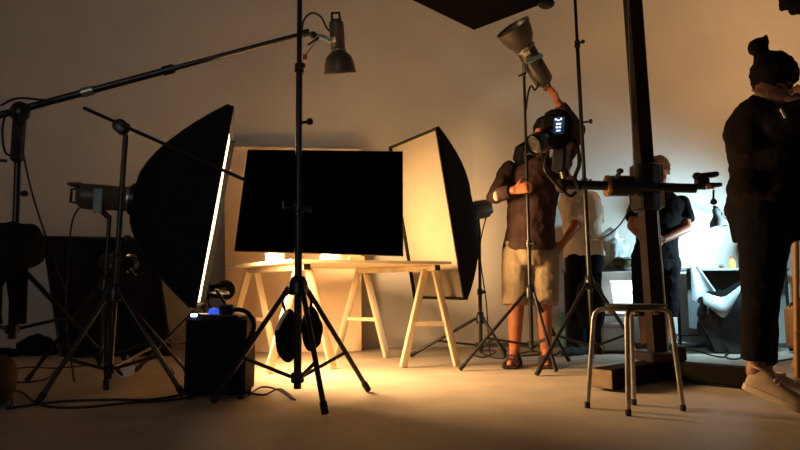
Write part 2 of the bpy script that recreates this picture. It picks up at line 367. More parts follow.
# flash head that the man is tilting
uh = flash_head('flash_head', 'flash head with wide bell reflector aimed upward above the man in khaki shorts', W(545, 83, 4.06), W(523, 45, 3.93), .066, (.115, .165), label_at=(.88, (-.6, -1, .1)))
c = W(532, 62, 3.95)
MB().box(c + V((0, -.06, 0)), (.13, .015, .03), Matrix.Rotation(math.radians(-25), 3, 'Y'), .004).build('tilt_bracket', M['teal_plate'], uh)
MB().tube([W(524, 76, 3.98), W(524, 66, 3.96), W(529, 62, 3.96)], .014, 10).build('stand_adapter', M['grey_metal'], uh)
MB().cyl(W(526, 73, 3.94), W(519, 76, 3.92), .007).build('tilt_lever', M['black_metal'], uh)
MB().tube(spline([W(539, 84, 4.0), W(535, 90, 3.98), W(531, 86, 3.98), W(528, 94, 3.99), W(526, 110, 4.0)]), .007, 8).build('power_cord', M['cable'], uh)
# ---------------------------------------------------------------- softboxes
def softbox(name, label, cen, nrm, w, h, depth, diff, lip=.05, apex=.085, power=.6):
    cen = V(cen); n = V(nrm).normalized(); side = V((0, 0, 1)).cross(n).normalized(); up = n.cross(side).normalized()
    t = thing(name, label, 'softbox', cen)
    def pt(k, s):      # k around (0..1 of the rectangle outline), s from the speed ring to the face
        a = k * 4; q = int(a) % 4; f = a - int(a)
        cs = [(1, -1), (1, 1), (-1, 1), (-1, -1), (1, -1)]
        x = cs[q][0] + (cs[q + 1][0] - cs[q][0]) * f; y = cs[q][1] + (cs[q + 1][1] - cs[q][1]) * f
        r = apex / math.hypot(x, y)
        e = s ** power
        px = x * (r + (w / 2 - r) * e); py = y * (r + (h / 2 - r) * e)
        sag = .02 * math.sin(math.pi * f) * math.sin(math.pi * min(1, s))
        L = math.hypot(px, py); px -= px / L * sag; py -= py / L * sag
        return cen - n * depth * (1 - s) + side * px + up * py
    mb = MB(); K = 48; rings = []
    for s in [0, .04, .1, .18, .28, .4, .52, .64, .76, .88, 1.0]:
        rings.append([mb.bm.verts.new(pt(i / K, s)) for i in range(K)])
    for i in range(10, -1, -2):
        s = [0, .04, .1, .18, .28, .4, .52, .64, .76, .88, 1.0][i]
        rings.append([mb.bm.verts.new(pt(j / K, s) - (pt(j / K, s) - (cen - n * depth * (1 - s))) * .02) for j in range(K)])
    mb.skin(rings, cap=False, closed=True)
    sh = mb.build('shell', M['black_fabric'], t)
    # lip round the face
    def frame(o1, o2, a, b):
        m = MB(); cs = [(1, -1), (1, 1), (-1, 1), (-1, -1)]
        R = []
        for off, ins in ((a, 0), (b, 0), (b, .012), (a, .012)):
            R.append([m.bm.verts.new(cen + n * off + side * x * (w / 2 - ins) + up * y * (h / 2 - ins)) for x, y in cs])
        return m.skin(R, cap=False, closed=True)
    frame(0, 0, -.01, lip).build('lip', M['black_fabric'], t, ang=20)
    def face(u, v):
        x = (u * 2 - 1); y = (v * 2 - 1); b = .02 * (1 - x * x) * (1 - y * y)
        return cen + n * (b - .004) + side * x * (w / 2 - .013) + up * y * (h / 2 - .013)
    MB().slab(face, 14, 14, .003, -n).build('diffuser', M[diff], t)
    cs = [(1, -1), (1, 1), (-1, 1), (-1, -1)]
    for x, y in cs:
        MB().tube([cen - n * depth * (1 - s) + side * x * (apex * .7 + (w / 2 - apex * .7) * s ** power) * 1.004 + up * y * (apex * .7 + (h / 2 - apex * .7) * s ** power) * 1.004 for s in (0, .05, .12, .22, .35, .5, .65, .8, 1)], .006, 8).build('rib', M['black_metal'], t)
    MB().lathe([(apex * .72, -.02), (apex * 1.12, -.02), (apex * 1.12, .02), (apex * .72, .02)], cen - n * depth, n, 28).build('speed_ring', M['black_metal'], t)
    return t, n, side, up
LN = V((1, .265, -.15)); LC = V((-1.135, 3.62, .985))
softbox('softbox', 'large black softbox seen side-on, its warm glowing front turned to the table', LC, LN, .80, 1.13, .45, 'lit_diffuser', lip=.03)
ln = LN.normalized()
hb = LC - ln * .45; l3 = ln; ln = V((ln.x, ln.y, -.03)).normalized()
fh = flash_head('flash_head', 'grey flash head plugged into the back of the large side-on softbox', hb - ln * .30, hb - ln * .0, .075, cat='flash head')
MB().box(hb - ln * .15 + V((-.01, -.085, -.03)), (.05, .012, .14), None, .004).build('mount_plate', M['teal_plate'], fh)
MB().tube([hb - ln * .15 + V((-.01, -.04, -.08)), V((-1.672, 3.43, .93))], .016, 10).build('stand_adapter', M['black_metal'], fh)
MB().tube(spline([hb - ln * .29 + V((0, 0, -.06)), hb - ln * .31 + V((-.02, 0, -.16)), W(68, 270, 3.4), W(66, 320, 3.4), fl(W(75, 372, 3.45))]), .005, 8).build('power_cord', M['cable'], fh)
MB().box(hb - ln * .29 + V((-.02, 0, .065)), (.08, .10, .02), None, .006).build('rear_lip', M['lamp_paint'], fh)
ln = l3
RN = V((-.87, -.50, -.19)); RC = W(426, 218, 4.30)
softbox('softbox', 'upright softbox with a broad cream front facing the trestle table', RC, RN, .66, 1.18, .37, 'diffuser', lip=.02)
rn = RN.normalized(); hb2 = RC - rn * .37
f2 = flash_head('flash_head', 'small dark flash head behind the upright cream softbox', hb2 - rn * .20, hb2, .072)
MB().tube([hb2 - rn * .10 + V((0, 0, -.06)), V((.61, 4.6, .95))], .016, 10).build('stand_adapter', M['black_metal'], f2)
MB().tube(spline([hb2 - rn * .19 + V((0, 0, -.05)), W(480, 250, 4.58), W(486, 300, 4.55), W(488, 330, 4.55), fl(G(490, 356))]), .005, 8).build('power_cord', M['cable'], f2)
# round lamp on the stand behind the power pack
rl = flash_head('flash_head', 'small round lamp peeking between the softbox and the power pack', W(211, 292, 4.42), W(222, 290.5, 4.28), .05, (.066, .08), body='base_black')
MB().tube([W(212, 298, 4.35), V((-1.375, 4.28, .58))], .014, 10).build('stand_adapter', M['black_metal'], rl)
# bare flash head in front of the dark cloth
bl = flash_head('flash_head', 'bare flash head with a shiny rim in front of the dark cloth screen', W(104, 263, 3.62), W(128, 263, 3.55), .055, body='black_metal')
MB().lathe([(.03, 0), (.05, .01), (.058, .05), (.052, .05), (.04, .015), (.02, .01)], W(127, 263, 3.55), W(140, 262, 3.45) - W(127, 263, 3.55)).build('rim', M['chrome'], bl)
MB().cyl(W(131, 268, 3.5), W(136, 275, 3.48), .005).build('lever', M['chrome'], bl)
MB().tube([W(112, 268, 3.58), V((-1.665, 3.44, .66))], .014, 10).build('stand_adapter', M['black_metal'], bl)
# ---------------------------------------------------------------- grip arm and flag
t = thing('grip_arm', 'thin black arm slanting down from its stand to the corner of the black flag', 'arm', W(121, 127, 3.03))
MB().tube([W(84, 108, 3.06), W(247, 181, 2.93)], .0095, 10).build('rod', M['black_metal'], t)
g = W(121, 127, 3.035)
MB().lathe([(.02, -.035), (.036, -.03), (.036, .03), (.02, .035)], g, (.2, -1, 0)).build('grip_head', M['black_metal'], t)
MB().tube([g + V((.02, -.04, 0)), g + V((.06, -.06, -.01))], .007).ell(g + V((.06, -.06, -.01)), .014, .014, .014).build('knob', M['rubber'], t)
t = thing('flag_panel', 'large flat black flag panel in front of the trestle table', 'flag', W(320, 200, 2.95))
qc = [W(248, 150.5, 2.95), W(402, 152, 2.98), W(402.5, 255, 2.97), W(234.5, 250, 2.94)]
def fpt(u, v): return qc[0].lerp(qc[1], u).lerp(qc[3].lerp(qc[2], u), v) + V((0, .004 * math.sin(u * 9) * math.sin(v * 7), 0))
MB().slab(fpt, 20, 14, .012, (0, 1, 0)).build('cloth', M['black_felt'], t)
MB().tube([p + V((0, .012, 0)) for p in (qc + [qc[0]])], .008, 8).build('wire_frame', M['black_metal'], t)
c = W(297, 208, 2.85)
t = thing('clamp', 'small clamp on the foreground pole gripping the middle of the black flag', 'clamp', c)
MB().box(c + V((.005, .02, 0)), (.05, .07, .05), None, .008).build('jaw', M['black_metal'], t)
MB().tube([c + V((-.02, -.01, 0)), c + V((-.055, -.03, .01))], .006).build('screw', M['black_metal'], t)
MB().box(c + V((-.06, -.03, .01)), (.012, .012, .04), None, .003).build('handle', M['black_metal'], t)
MB().cyl(c + V((.01, .05, -.0)), c + V((.01, .10, 0)), .009).build('pin', M['black_metal'], t)
# ---------------------------------------------------------------- trestle table
ZT = .685
def trestle(label, nf, ff, over):
    n0, n1, f0, f1 = [V(p) for p in nf + ff]; nm = (n0 + n1) / 2; fm = (f0 + f1) / 2
    nm.z = fm.z = ZT; d = (fm - nm).normalized(); t = thing('trestle', label, 'trestle', ((nm.x + fm.x) / 2, (nm.y + fm.y) / 2, 0), 'pine trestles')
    bm_ = MB().bar(nm - d * over[0] - V((0, 0, .02)), fm + d * over[1] - V((0, 0, .02)), .05, .04).build('beam', M['pine'], t)
    MB().bar(nm - d * (over[0] + .006) - V((0, 0, .02)), nm - d * (over[0] - .004) - V((0, 0, .02)), .047, .036).build('end_cap', M['rubber'], bm_)
    for a, b, m in ((n0, n1, nm), (f0, f1, fm)):
        for p, s in ((a, -1), (b, 1)):
            sd = ((b - a).normalized()) * .035 * s; top = m + sd - V((0, 0, .03)); q = V((p.x, p.y, .005))
            MB().bar(q, top, .05, .028, up=d).build('leg', M['pine'], t)
        k = .42
        MB().bar(V((a.x, a.y, 0)).lerp(m, k) , V((b.x, b.y, 0)).lerp(m, k), .03, .03).build('crossbar', M['pine'], t)
    return t
trestle('pine trestle under the end of the table beside the power pack', [P3(268, 374), P3(333, 369)], [P3(226, 356), P3(275, 358)], (.06, .05))
trestle('pine trestle under the end of the table beside the cream softbox', [P3(403, 368), P3(457, 366)], [P3(337, 355), P3(387, 358)], (.08, .06))
tp = [V((-.66, 3.66, ZT)), V((.34, 3.96, ZT)), V((-.33, 4.86, ZT)), V((-1.33, 4.62, ZT))]
tt = tag(MB().prism(tp, (0, 0, .02)).build('tabletop', M['pine_top'], smooth=False, origin=sum(tp, V()) / 4), 'pale plywood board lying across the two pine trestles', 'tabletop')
zt = ZT + .021
def on_table(x, d): p = W(x, 260, d); return V((p.x, p.y, zt))
p = on_table(275, 4.15)
tag(MB().lathe([(.05, 0), (.062, .004), (.068, .06), (.064, .06), (.055, .01)], p, (0, 0, 1)).build('bowl', M['ceramic'], origin=p), 'small white bowl on the table below the left part of the black flag', 'bowl')
p = on_table(333, 4.1)
t = thing('paper_roll', 'low white drum on the table just below the bottom edge of the black flag', 'drum', p)
MB().lathe([(.085, 0), (.088, .004), (.088, .045), (.085, .05)], p, (0, 0, 1)).build('drum', M['ceramic'], t)
MB().lathe([(.07, .05), (.075, .05), (.075, .058), (.07, .06)], p, (0, 0, 1)).build('rim', M['ceramic'], t)
p = on_table(356, 4.3)
tag(MB().box(p + V((0, 0, .025)), (.11, .09, .05), Matrix.Rotation(.3, 3, 'Z'), .004).build('cardboard_box', M['cardboard'], origin=p), 'small brown box beside the white drum on the table', 'box')
# tan backdrop board
q = [W(224, 147.5, 5.13), W(361, 150.5, 5.2), W(361.5, 350, 5.1), W(226, 352, 5.0)]
q[2].z = q[3].z = .004
def bpt(u, v): return q[0].lerp(q[1], u).lerp(q[3].lerp(q[2], u), v)
t = thing('backdrop_board', 'tall tan backdrop board leaning on the wall behind the trestle table', 'backdrop', (q[2] + q[3]) / 2)
MB().slab(bpt, 8, 8, .02, (0, 1, 0)).build('sheet', M['tan_board'], t, ang=30)
MB().bar(q[0] + V((0, -.004, 0)), q[1] + V((0, -.004, 0)), .02, .02).build('edge_strip', M['pine'], t)
# ---------------------------------------------------------------- dark cloth screen on the left, heap
q2 = [W(42, 237, 4.85), W(153, 239, 4.9), W(171, 351, 4.72), W(60, 356, 4.66)]
q2[2].z = q2[3].z = .005
def spt(u, v): return q2[0].lerp(q2[1], u).lerp(q2[3].lerp(q2[2], u), v) + V((0, .02 * math.sin(u * 14 + v * 2) * v, 0))
t = thing('cloth_screen', 'dark cloth screen on a frame leaning on the wall behind the left stands', 'screen', (q2[2] + q2[3]) / 2)
MB().slab(spt, 30, 10, .012, (0, 1, 0)).build('cloth', M['black_cloth'], t)
MB().bar(q2[0], q2[1], .02, .02).build('top_rail', M['black_metal'], t)
for a, b in ((0, 3), (1, 2)): MB().bar(q2[a] + V((0, .02, 0)), q2[b] + V((0, .02, 0)), .018, .018, up=(0, 1, 0)).build('side_rail', M['black_metal'], t)
def heap(name, label, c, rx, ry, h, m, cat, seed):
    mb = MB(); mb.ell((c.x, c.y, h * .35), rx, ry, h * .75, n=28, m=18)
    for v in mb.bm.verts:
        k = noise.noise(v.co * 9 + V((seed, 0, 0))) * .35 + noise.noise(v.co * 22 + V((seed, 3, 0))) * .15
        v.co = V((c.x, c.y, h * .3)) + (v.co - V((c.x, c.y, h * .3))) * (1 + k)
        v.co.z = max(v.co.z, .003)
    return tag(mb.build(name, m, origin=V((c.x, c.y, 0))), label, cat)
c = G(33, 356); heap('cloth_heap', 'crumpled dark cloth heap on the floor at the foot of the wall', c + V((-.02, .08, 0)), .15, .10, .13, M['black_cloth'], 'cloth', 2)
c = G(8, 357); heap('cloth_heap', 'flat dark cloth lying on the floor beyond the boom stand', c + V((-.1, .05, 0)), .17, .10, .06, M['black_cloth'], 'cloth', 9)
# black bundle over the boom stand
t = thing('sandbag', 'bulky black ruffled sandbag draped over the boom stand at the frame edge', 'sandbag', V((-1.98, 3.12, .62)))
mb = MB(); cc = W(12, 246, 3.0)
mb.ell(cc, .145, .12, .118, n=36, m=24)
for v in mb.bm.verts:
    dd = v.co - cc; sq = dd.copy()
    k = noise.noise(v.co * 14) * .10 + noise.noise(v.co * 34) * .08 * (1 if dd.z > 0 else .3)
    ex = (abs(dd.x) / .145) ** 4 + (abs(dd.z) / .118) ** 4
    ex = max(ex, .2) ** -.25
    v.co = cc + V((dd.x * (.55 + .45 * ex), dd.y, dd.z * (.55 + .45 * ex))) * (1 + k)
mb.build('bag', M['black_fabric'], t)
for x0, x1, dd, nm in ((4, 27, 3.0, 'flap'), (-16, 2, 3.05, 'flap')):
    def fp(u, v, x0=x0, x1=x1, dd=dd): 
        return W(x0 + (x1 - x0) * u + (2 if u > .5 else 8) * (-1 if u > .5 else 1) * v, 268 + 56 * v, dd) + V((0, .015 * math.sin(u * 12), 0))
    MB().slab(fp, 12, 8, .02, (0, 1, 0)).build(nm, M['black_cloth'], t)
# brown bag on the floor edge
c = G(-8, 408); t = thing('leather_bag', 'brown leather bag on the floor cut by the frame edge', 'bag', c)
mb = MB().ell(c + V((0, 0, .12)), .085, .10, .125, n=28, m=20)
for v in mb.bm.verts: v.co += (v.co - c).normalized() * noise.noise(v.co * 10) * .012; v.co.z = max(v.co.z, .004)
mb.build('bag', M['leather'], t)
MB().tube([c + V((.095 + .018 * math.cos(a * .63), -.04, .035 + .022 * math.sin(a * .63))) for a in range(11)], .004, 8).build('ring', M['black_metal'], t)
# ---------------------------------------------------------------- power pack
p0 = G(217, 402); bx = V((p0.x - .035, p0.y + .16, 0))
t = thing('power_pack', 'black box-shaped flash power pack on the floor with blue lights on top', 'power pack', bx)
MB().box(bx + V((0, 0, .205)), (.295, .21, .37), None, .015).build('case', M['black_fabric'], t)
for sx in (-1, 1):
    for sy in (-1, 1): MB().cyl(bx + V((sx * .12, sy * .08, 0)), bx + V((sx * .12, sy * .08, .024)), .016).build('foot', M['rubber'], t)
pn = MB().box(bx + V((-.02, 0, .395)), (.24, .17, .014), None, .004).build('control_panel', M['black_metal'], t)
MB().box(bx + V((-.112, -.085, .398)), (.030, .018, .014), None, .003).build('indicator', M['blue_glow'], pn)
MB().lathe([(.024, 0), (.024, .03), (.018, .04), (.016, .04)], bx + V((-.028, -.05, .39)), (0, 0, 1)).build('dial', M['blue_lamp'], pn)
MB().lathe([(.03, 0), (.034, .01), (.034, .055), (.026, .06)], bx + V((.03, -.03, .39)), (0, 0, 1)).build('plug', M['rubber'], pn)
MB().tube(spline([bx + V((.04, -.06, .40)), bx + V((.09, -.08, .425)), bx + V((.15, -.09, .41)), bx + V((.185, -.10, .35)), bx + V((.165, -.11, .28)), bx + V((.125, -.11, .22))]), .011, 8).build('strap', M['black_fabric'], t)
MB().tube(spline([bx + V((.03, -.03, .44)), bx + V((-.02, .0, .50)), bx + V((-.05, .06, .52)), bx + V((-.06, .3, .50)), V((-1.36, 4.24, .5))]), .008, 8).build('lamp_cable', M['cable'], t)
# sandbag on the front stand
sb = V((-.47, 2.80, .42))
t = thing('sandbag', 'pair of small black weights hanging under the hub of the foreground stand', 'sandbag', sb)
def pear(c, rx, ry, rz, seed):
    m = MB().ell(c, rx, ry, rz, n=28, m=20)
    for v in m.bm.verts:
        h = (v.co.z - c.z) / rz; s = 1 - .38 * max(h, 0) ** 1.3
        v.co.x = c.x + (v.co.x - c.x) * s; v.co.y = c.y + (v.co.y - c.y) * s
        v.co += (v.co - c) * noise.noise(v.co * 20 + V((seed, 0, 0))) * .14
    return m
c1 = W(288, 335, 2.90); c2 = W(311.5, 328, 2.92)
b1 = pear(c1, .062, .05, .125, 1).build('bag', M['black_fabric'], t); b2 = pear(c2, .052, .05, .115, 5).build('bag', M['black_fabric'], t)
MB().tube(spline([W(286, 314, 2.90), W(283, 300, 2.86), W(292, 290, 2.83), W(303, 290, 2.83), W(311, 300, 2.86), W(310, 312, 2.9)]), .007, 8).build('strap', M['black_fabric'], t)
MB().tube(spline([c1 + V((-.045, -.035, .03)), W(281, 320, 2.85), W(287, 311, 2.87)]), .010, 8).build('pale_strip', M['ceramic'], b1)
# ---------------------------------------------------------------- overhead black panel
t = thing('overhead_panel', 'black square panel hung under the ceiling, only its corner showing', 'panel', W(474, 29, 3.8))
far = W(474, 30, 3.8); z0 = far.z
s2 = math.sqrt(.5); e1, e2 = V((-s2, -s2, 0)), V((s2, -s2, 0)); S = 1.3
def op(u, v): return far + e1 * S * u + e2 * S * v + V((0, 0, .015 * math.sin(u * 5) * math.sin(v * 6)))
MB().slab(op, 12, 12, .05, (0, 0, 1)).build('cloth', M['black_felt'], t)
for a, b in ((V(), e1 * S), (V(), e2 * S), (e1 * S, e1 * S + e2 * S), (e2 * S, e1 * S + e2 * S)):
    MB().tube([far + a + V((0, 0, .03)), far + b + V((0, 0, .03))], .016, 10).build('frame_tube', M['black_metal'], t)
for a in (.15, .85):
    for b in (.15, .85):
        q3 = far + e1 * S * a + e2 * S * b + V((0, 0, .04)); MB().cyl(q3, V((q3.x, q3.y, 3.6)), .004, n=6).build('hanging_wire', M['grey_metal'], t)
MB().ell(far + e2 * S * .40 + V((.02, 0, .0)), .05, .04, .03).build('tension_knob', M['rubber'], t)
# ruffled black thing top right
t = thing('ruffled_cloth', 'ragged black cloth bunched near the ceiling in the upper corner', 'cloth', W(800, 0, 3.6))
mb = MB(); cc = W(803, -18, 3.6); mb.ell(cc, .19, .12, .19, n=60, m=40)
for v in mb.bm.verts:
    v.co = cc + (v.co - cc) * (1 + .22 * noise.noise(v.co * 15) + .12 * noise.noise(v.co * 38))
mb.build('bunch', M['black_cloth'], t); MB().cyl(cc, V((cc.x, cc.y, 3.6)), .006).build('hanging_wire', M['grey_metal'], t)
# ---------------------------------------------------------------- camera column
cb = V((1.505, 3.56, 0)); ctop = V((1.425, 3.56, 2.9)); lean = lambda z: cb.lerp(ctop, z / 2.9)
t = thing('camera_column', 'tall bronze and black studio camera column on a low black base', 'camera stand', cb)
Rz = Matrix.Rotation(math.radians(8), 3, 'Z')
def post(mb, z0, z1, w, off=(0, 0, 0)):
    a, b = lean(z0) + V(off), lean(z1) + V(off); R = []
    for c in (a, b): R.append([mb.bm.verts.new(c + Rz @ V((x * w / 2, y * w / 2, 0))) for x, y in ((1, -1), (1, 1), (-1, 1), (-1, -1))])
    return mb.skin(R)
post(MB(), .08, 2.9, .078).build('post', M['column_paint'], t, smooth=False)
u1 = Rz @ V((.25, -.97, 0)); MB().tube([lean(.12) + Rz @ V((.052, -.02, 0)), lean(1.02) + Rz @ V((.052, -.02, 0))], .010, 10).build('guide_rail', M['chrome'], t)
post(MB(), .14, 2.9, .03, Rz @ V((.045, .0, 0))).build('cable_channel', M['black_metal'], t, smooth=False)
MB().tube([W(627, -40, 3.5), W(630, 80, 3.5), W(634, 170, 3.5)], .003, 6).build('counterweight_wire', M['grey_metal'], t)
def arm_base(a, b, w, h, nm):
    return MB().bar(V((a.x, a.y, h / 2 + .012)), V((b.x, b.y, h / 2 + .012)), w, h).build(nm, M['base_black'], t, smooth=False)
le = G(598, 391.5); re_ = V((1.86, 3.22, 0)); le = V((le.x + .03, le.y + .02, 0))
a1 = arm_base(cb + V((.03, .03, 0)), le, .13, .10, 'base_arm'); a2 = arm_base(cb + V((-.04, .04, 0)), re_, .13, .10, 'base_arm')
dl = (le - cb).normalized(); MB().bar(le + V((0, 0, .062)), le + dl * .008 + V((0, 0, .062)), .126, .096).build('end_block', M['plywood'], a1, smooth=False)
arm_base(cb, V((1.72, 4.15, 0)), .12, .09, 'base_arm')
MB().box(cb + V((0, 0, .135)), (.20, .20, .06), Rz, .01).build('foot_block', M['black_metal'], t)
MB().box(lean(.16) + V((.09, -.08, .0)), (.07, .06, .09), Rz, .01).build('brake', M['black_metal'], t)
sl = W(644, 187, 3.54)
MB().box(V((lean(sl.z).x, 3.56, sl.z)), (.135, .135, .285), Rz, .012).build('carriage', M['black_metal'], t)
MB().box(V((lean(sl.z).x + .055, 3.50, sl.z)), (.02, .08, .26), Rz, .004).build('carriage_rail', M['chrome'], t)
az = W(640, 186.5, 3.52).z
ar = V((.955, 3.50, az + .01)); arr = V((1.73, 3.47, az - .02))
MB().tube([ar, arr], .028, 16).build('cross_arm', M['black_metal'], t)
ca, cb2 = W(608, 186, 3.50), W(632, 186, 3.50)
rg = MB().cyl(ca, cb2, .062, .062, 24).build('arm_clamp', M['black_metal'], t); MB().cyl(ca - V((.012, 0, 0)), ca + V((.006, 0, 0)), .064, .064, 24).build('collar_ring', M['brass'], rg)
MB().cyl(W(616, 178, 3.43), W(620, 172, 3.40), .012).ell(W(620, 171, 3.4), .02, .02, .016).build('clamp_knob', M['rubber'], t)
MB().tube(spline([W(629, 193, 3.45), W(630, 205, 3.42), W(622, 222, 3.42), W(608, 235, 3.44), W(594, 240, 3.5), W(588, 232, 3.6)]), .0045, 8).build('cable', M['cable'], t)
# gear at right end of the arm
e = arr
MB().box(W(702, 183.5, 3.47), (.07, .06, .07), None, .008).build('tripod_head', M['black_metal'], t)
MB().box(W(706, 175.5, 3.47), (.13, .06, .030), Matrix.Rotation(math.radians(-6), 3, 'Y'), .006).ell(W(697, 176, 3.46), .025, .03, .022).build('quick_plate', M['black_metal'], t)
MB().box(W(714, 185, 3.45), (.075, .05, .022), None, .004).build('side_plate', M['black_metal'], t)
MB().ell(W(708.5, 186.5, 3.43), .018, .012, .018).ell(W(712.5, 187.5, 3.43), .012, .012, .010).build('brass_fitting', M['brass'], t)
MB().cyl(W(713.5, 190, 3.46), W(713.5, 200, 3.46), .006).lathe([(.004, 0), (.015, .012), (.020, .026), (.014, .036), (.004, .04)], W(713.5, 198, 3.46), (0, 0, -1)).build('hanging_knob', M['rubber'], t)
# the camera
cc = W(556.5, 130, 3.52)
t = thing('studio_camera', 'bulky black camera with a lit blue display, on the end of the column arm', 'camera', cc)
Rc = Matrix.Rotation(math.radians(-38), 3, 'Z') @ Matrix.Rotation(math.radians(6), 3, 'Y')
MB().box(cc, (.19, .14, .225), Rc, .045).build('body', M['base_black'], t)
MB().box(cc + Rc @ V((-.01, 0, .095)), (.12, .10, .05), Rc, .02).build('prism_hood', M['base_black'], t)
sc_ = MB().box(cc + Rc @ V((.045, -.070, .01)), (.068, .008, .10), Rc, .003).build('display', M['screen'], t)
for k, (x, z, w, h) in enumerate(((-.022, .036, .010, .010), (-.004, .030, .012, .008), (.014, .036, .010, .012), (-.01, .008, .012, .010), (.008, .008, .014, .010), (-.01, -.012, .014, .010), (.010, -.012, .012, .010), (.0, -.032, .026, .008))):
    MB().box(cc + Rc @ V((.045 + x * .9, -.075, .01 + z)), (w, .003, h), Rc).build('display_digit', M['screen_mark'], sc_)
ld = (W(529, 146, 3.44) - W(548, 136, 3.5)).normalized(); lo = W(549, 137, 3.5)
lb = MB().lathe([(.058, 0), (.060, .03), (.053, .04), (.057, .05), (.064, .135), (.061, .137), (.052, .12)], lo, ld).build('lens', M['black_metal'], t)
MB().lathe([(.058, .07), (.0625, .073), (.0645, .105), (.062, .108)], lo, ld).build('focus_ring', M['lamp_paint'], lb)
MB().lathe([(.001, .118), (.050, .116), (.050, .12)], lo, ld).build('front_glass', M['lens_glass'], lb)
c4 = W(561, 160, 3.50)
MB().box(c4, (.085, .085, .15), Rc, .012).build('mount_block', M['black_metal'], t)
MB().tube([c4 + V((.01, 0, -.05)), ar + V((.03, 0, 0))], [.03, .026], 12).build('mount_neck', M['black_metal'], t)
MB().ell(ar + V((.0, 0, -.01)), .04, .04, .045).build('ball_joint', M['black_metal'], t)
MB().tube(spline([W(573, 138, 3.46), W(578, 150, 3.44), W(579, 165, 3.44), W(575, 178, 3.46), W(580, 190, 3.45)]), .012, 8).build('strap', M['black_fabric'], t)
MB().tube(spline([W(548, 152, 3.42), W(545, 168, 3.40), W(551, 178, 3.42), W(560, 188, 3.43), W(570, 196, 3.44), W(576, 192, 3.45)]), .010, 8).build('cable', M['cable'], t)
MB().box(W(571, 178, 3.45), (.05, .03, .025), Rc, .006).build('lever', M['black_metal'], t)
# ---------------------------------------------------------------- stool
sc0 = V((1.02, 2.62, 0)); t = thing('stool', 'low grey metal stool with four bent tube legs in front of the column base', 'stool', sc0)
ft = [P3(587.5, 408), P3(683, 411), P3(628.5, 416), P3(634, 405)]
zs_ = .438
def hoop(a, b, nm):
    a, b = V(a), V(b); a.z = b.z = .0; ta = sc0.lerp(a, .80); tb = sc0.lerp(b, .80)
    ta.z = tb.z = zs_; pts = [a]; up_a = a.lerp(ta, .9); pts.append(up_a)
    k = .13
    pts += [a.lerp(ta, .97) + (sc0 - a).normalized() * .008, ta.lerp(tb, .04), ta.lerp(tb, k)]
    return pts, tb.lerp(ta, k)
def leg(a, nm='leg'):
    a = V(a); c = V((sc0.x, sc0.y, zs_)); rim = V((sc0.x + (a.x - sc0.x) * .80, sc0.y + (a.y - sc0.y) * .80, zs_))
    foot = V((a.x, a.y, .008)); dn = (foot - rim).normalized(); inn = (c - rim).normalized(); R = .045
    corner = [rim + dn * R, rim + dn * R * .45 + inn * R * .10, rim + dn * R * .12 + inn * R * .42, rim + inn * R]
    lg = MB().tube([foot] + corner + [c], .0105, 12).build(nm, M['grey_metal'], t)
    MB().cyl(foot - V((0, 0, .007)), foot + V((0, 0, .02)), .0125).build('rubber_foot', M['rubber'], lg)
    MB().box(rim + inn * .07 + V((0, 0, -.016)), (.02, .02, .014), None, .003).build('screw_tab', M['grey_metal'], lg)
for a in ft: leg(a)
MB().lathe([(.001, .0), (.11, .0), (.125, .003), (.128, .008), (.125, .012), (.001, .012)], V((sc0.x, sc0.y, zs_ + .011)), (0, 0, 1), 36).build('seat', M['black_metal'], t)
# ---------------------------------------------------------------- worktable with clutter at the back
t = thing('worktable', 'narrow grey worktable along the back wall behind the man in black', 'table', (2.2, 5.2, 0))
ZW = .70
MB().box((1.88, 5.30, ZW - .015), (.86, .24, .03), None, .004).build('top', M['worktop'], t)
MB().box((1.88, 5.30, .30), (.80, .20, .02), None, .004).build('shelf', M['worktop'], t)
for x in (1.49, 2.27):
    for y in (5.20, 5.40): MB().box((x, y, (ZW - .03) / 2), (.035, .035, ZW - .03), None, .003).build('leg', M['black_metal'], t)
def crumple(name, label, c, rx, ry, rz, m, cat, seed, amp=.3, fr=12):
    mb = MB().ell(c, rx, ry, rz, n=36, m=24)
    for v in mb.bm.verts:
        k = amp * (noise.noise(v.co * fr + V((seed, 0, 0))) + .5 * noise.noise(v.co * fr * 2.3 + V((0, seed, 0))))
        v.co = V(c) + (v.co - V(c)) * (1 + k); v.co.z = max(v.co.z, c[2] - rz * .8)
    return tag(mb.build(name, m, origin=V((c[0], c[1], c[2] - rz * .8)), ang=25), label, cat)
c = W(613, 246, 5.2); crumple('plastic_bag', 'crinkled clear plastic bag heaped on the back worktable', (c.x, 5.31, ZW + .145), .17, .11, .18, M['clear_bag'], 'bag', 3)
c = W(627, 259, 5.12)
t = thing('pouch', 'olive camouflage pouch lying in front of the crinkled plastic bag', 'pouch', (c.x, 5.22, ZW))
MB().box((c.x, 5.22, ZW + .05), (.16, .08, .095), None, .025).build('body', M['camo'], t)
MB().bar((c.x - .07, 5.176, ZW + .075), (c.x + .07, 5.176, ZW + .075), .008, .008).build('zip', M['black_metal'], t)
c = W(734, 254, 5.2); b0 = V((c.x, 5.24, ZW))
t = thing('bottle', 'little yellow bottle with a red cap on the back worktable', 'bottle', b0)
MB().lathe([(.024, 0), (.027, .005), (.027, .06), (.012, .08), (.012, .085)], b0, (0, 0, 1)).build('body', M['yellow'], t)
MB().lathe([(.014, .084), (.014, .105), (.010, .107)], b0, (0, 0, 1)).build('cap', M['red'], t)
c = G(622, 350); bk = V((1.86, 5.02, .012))
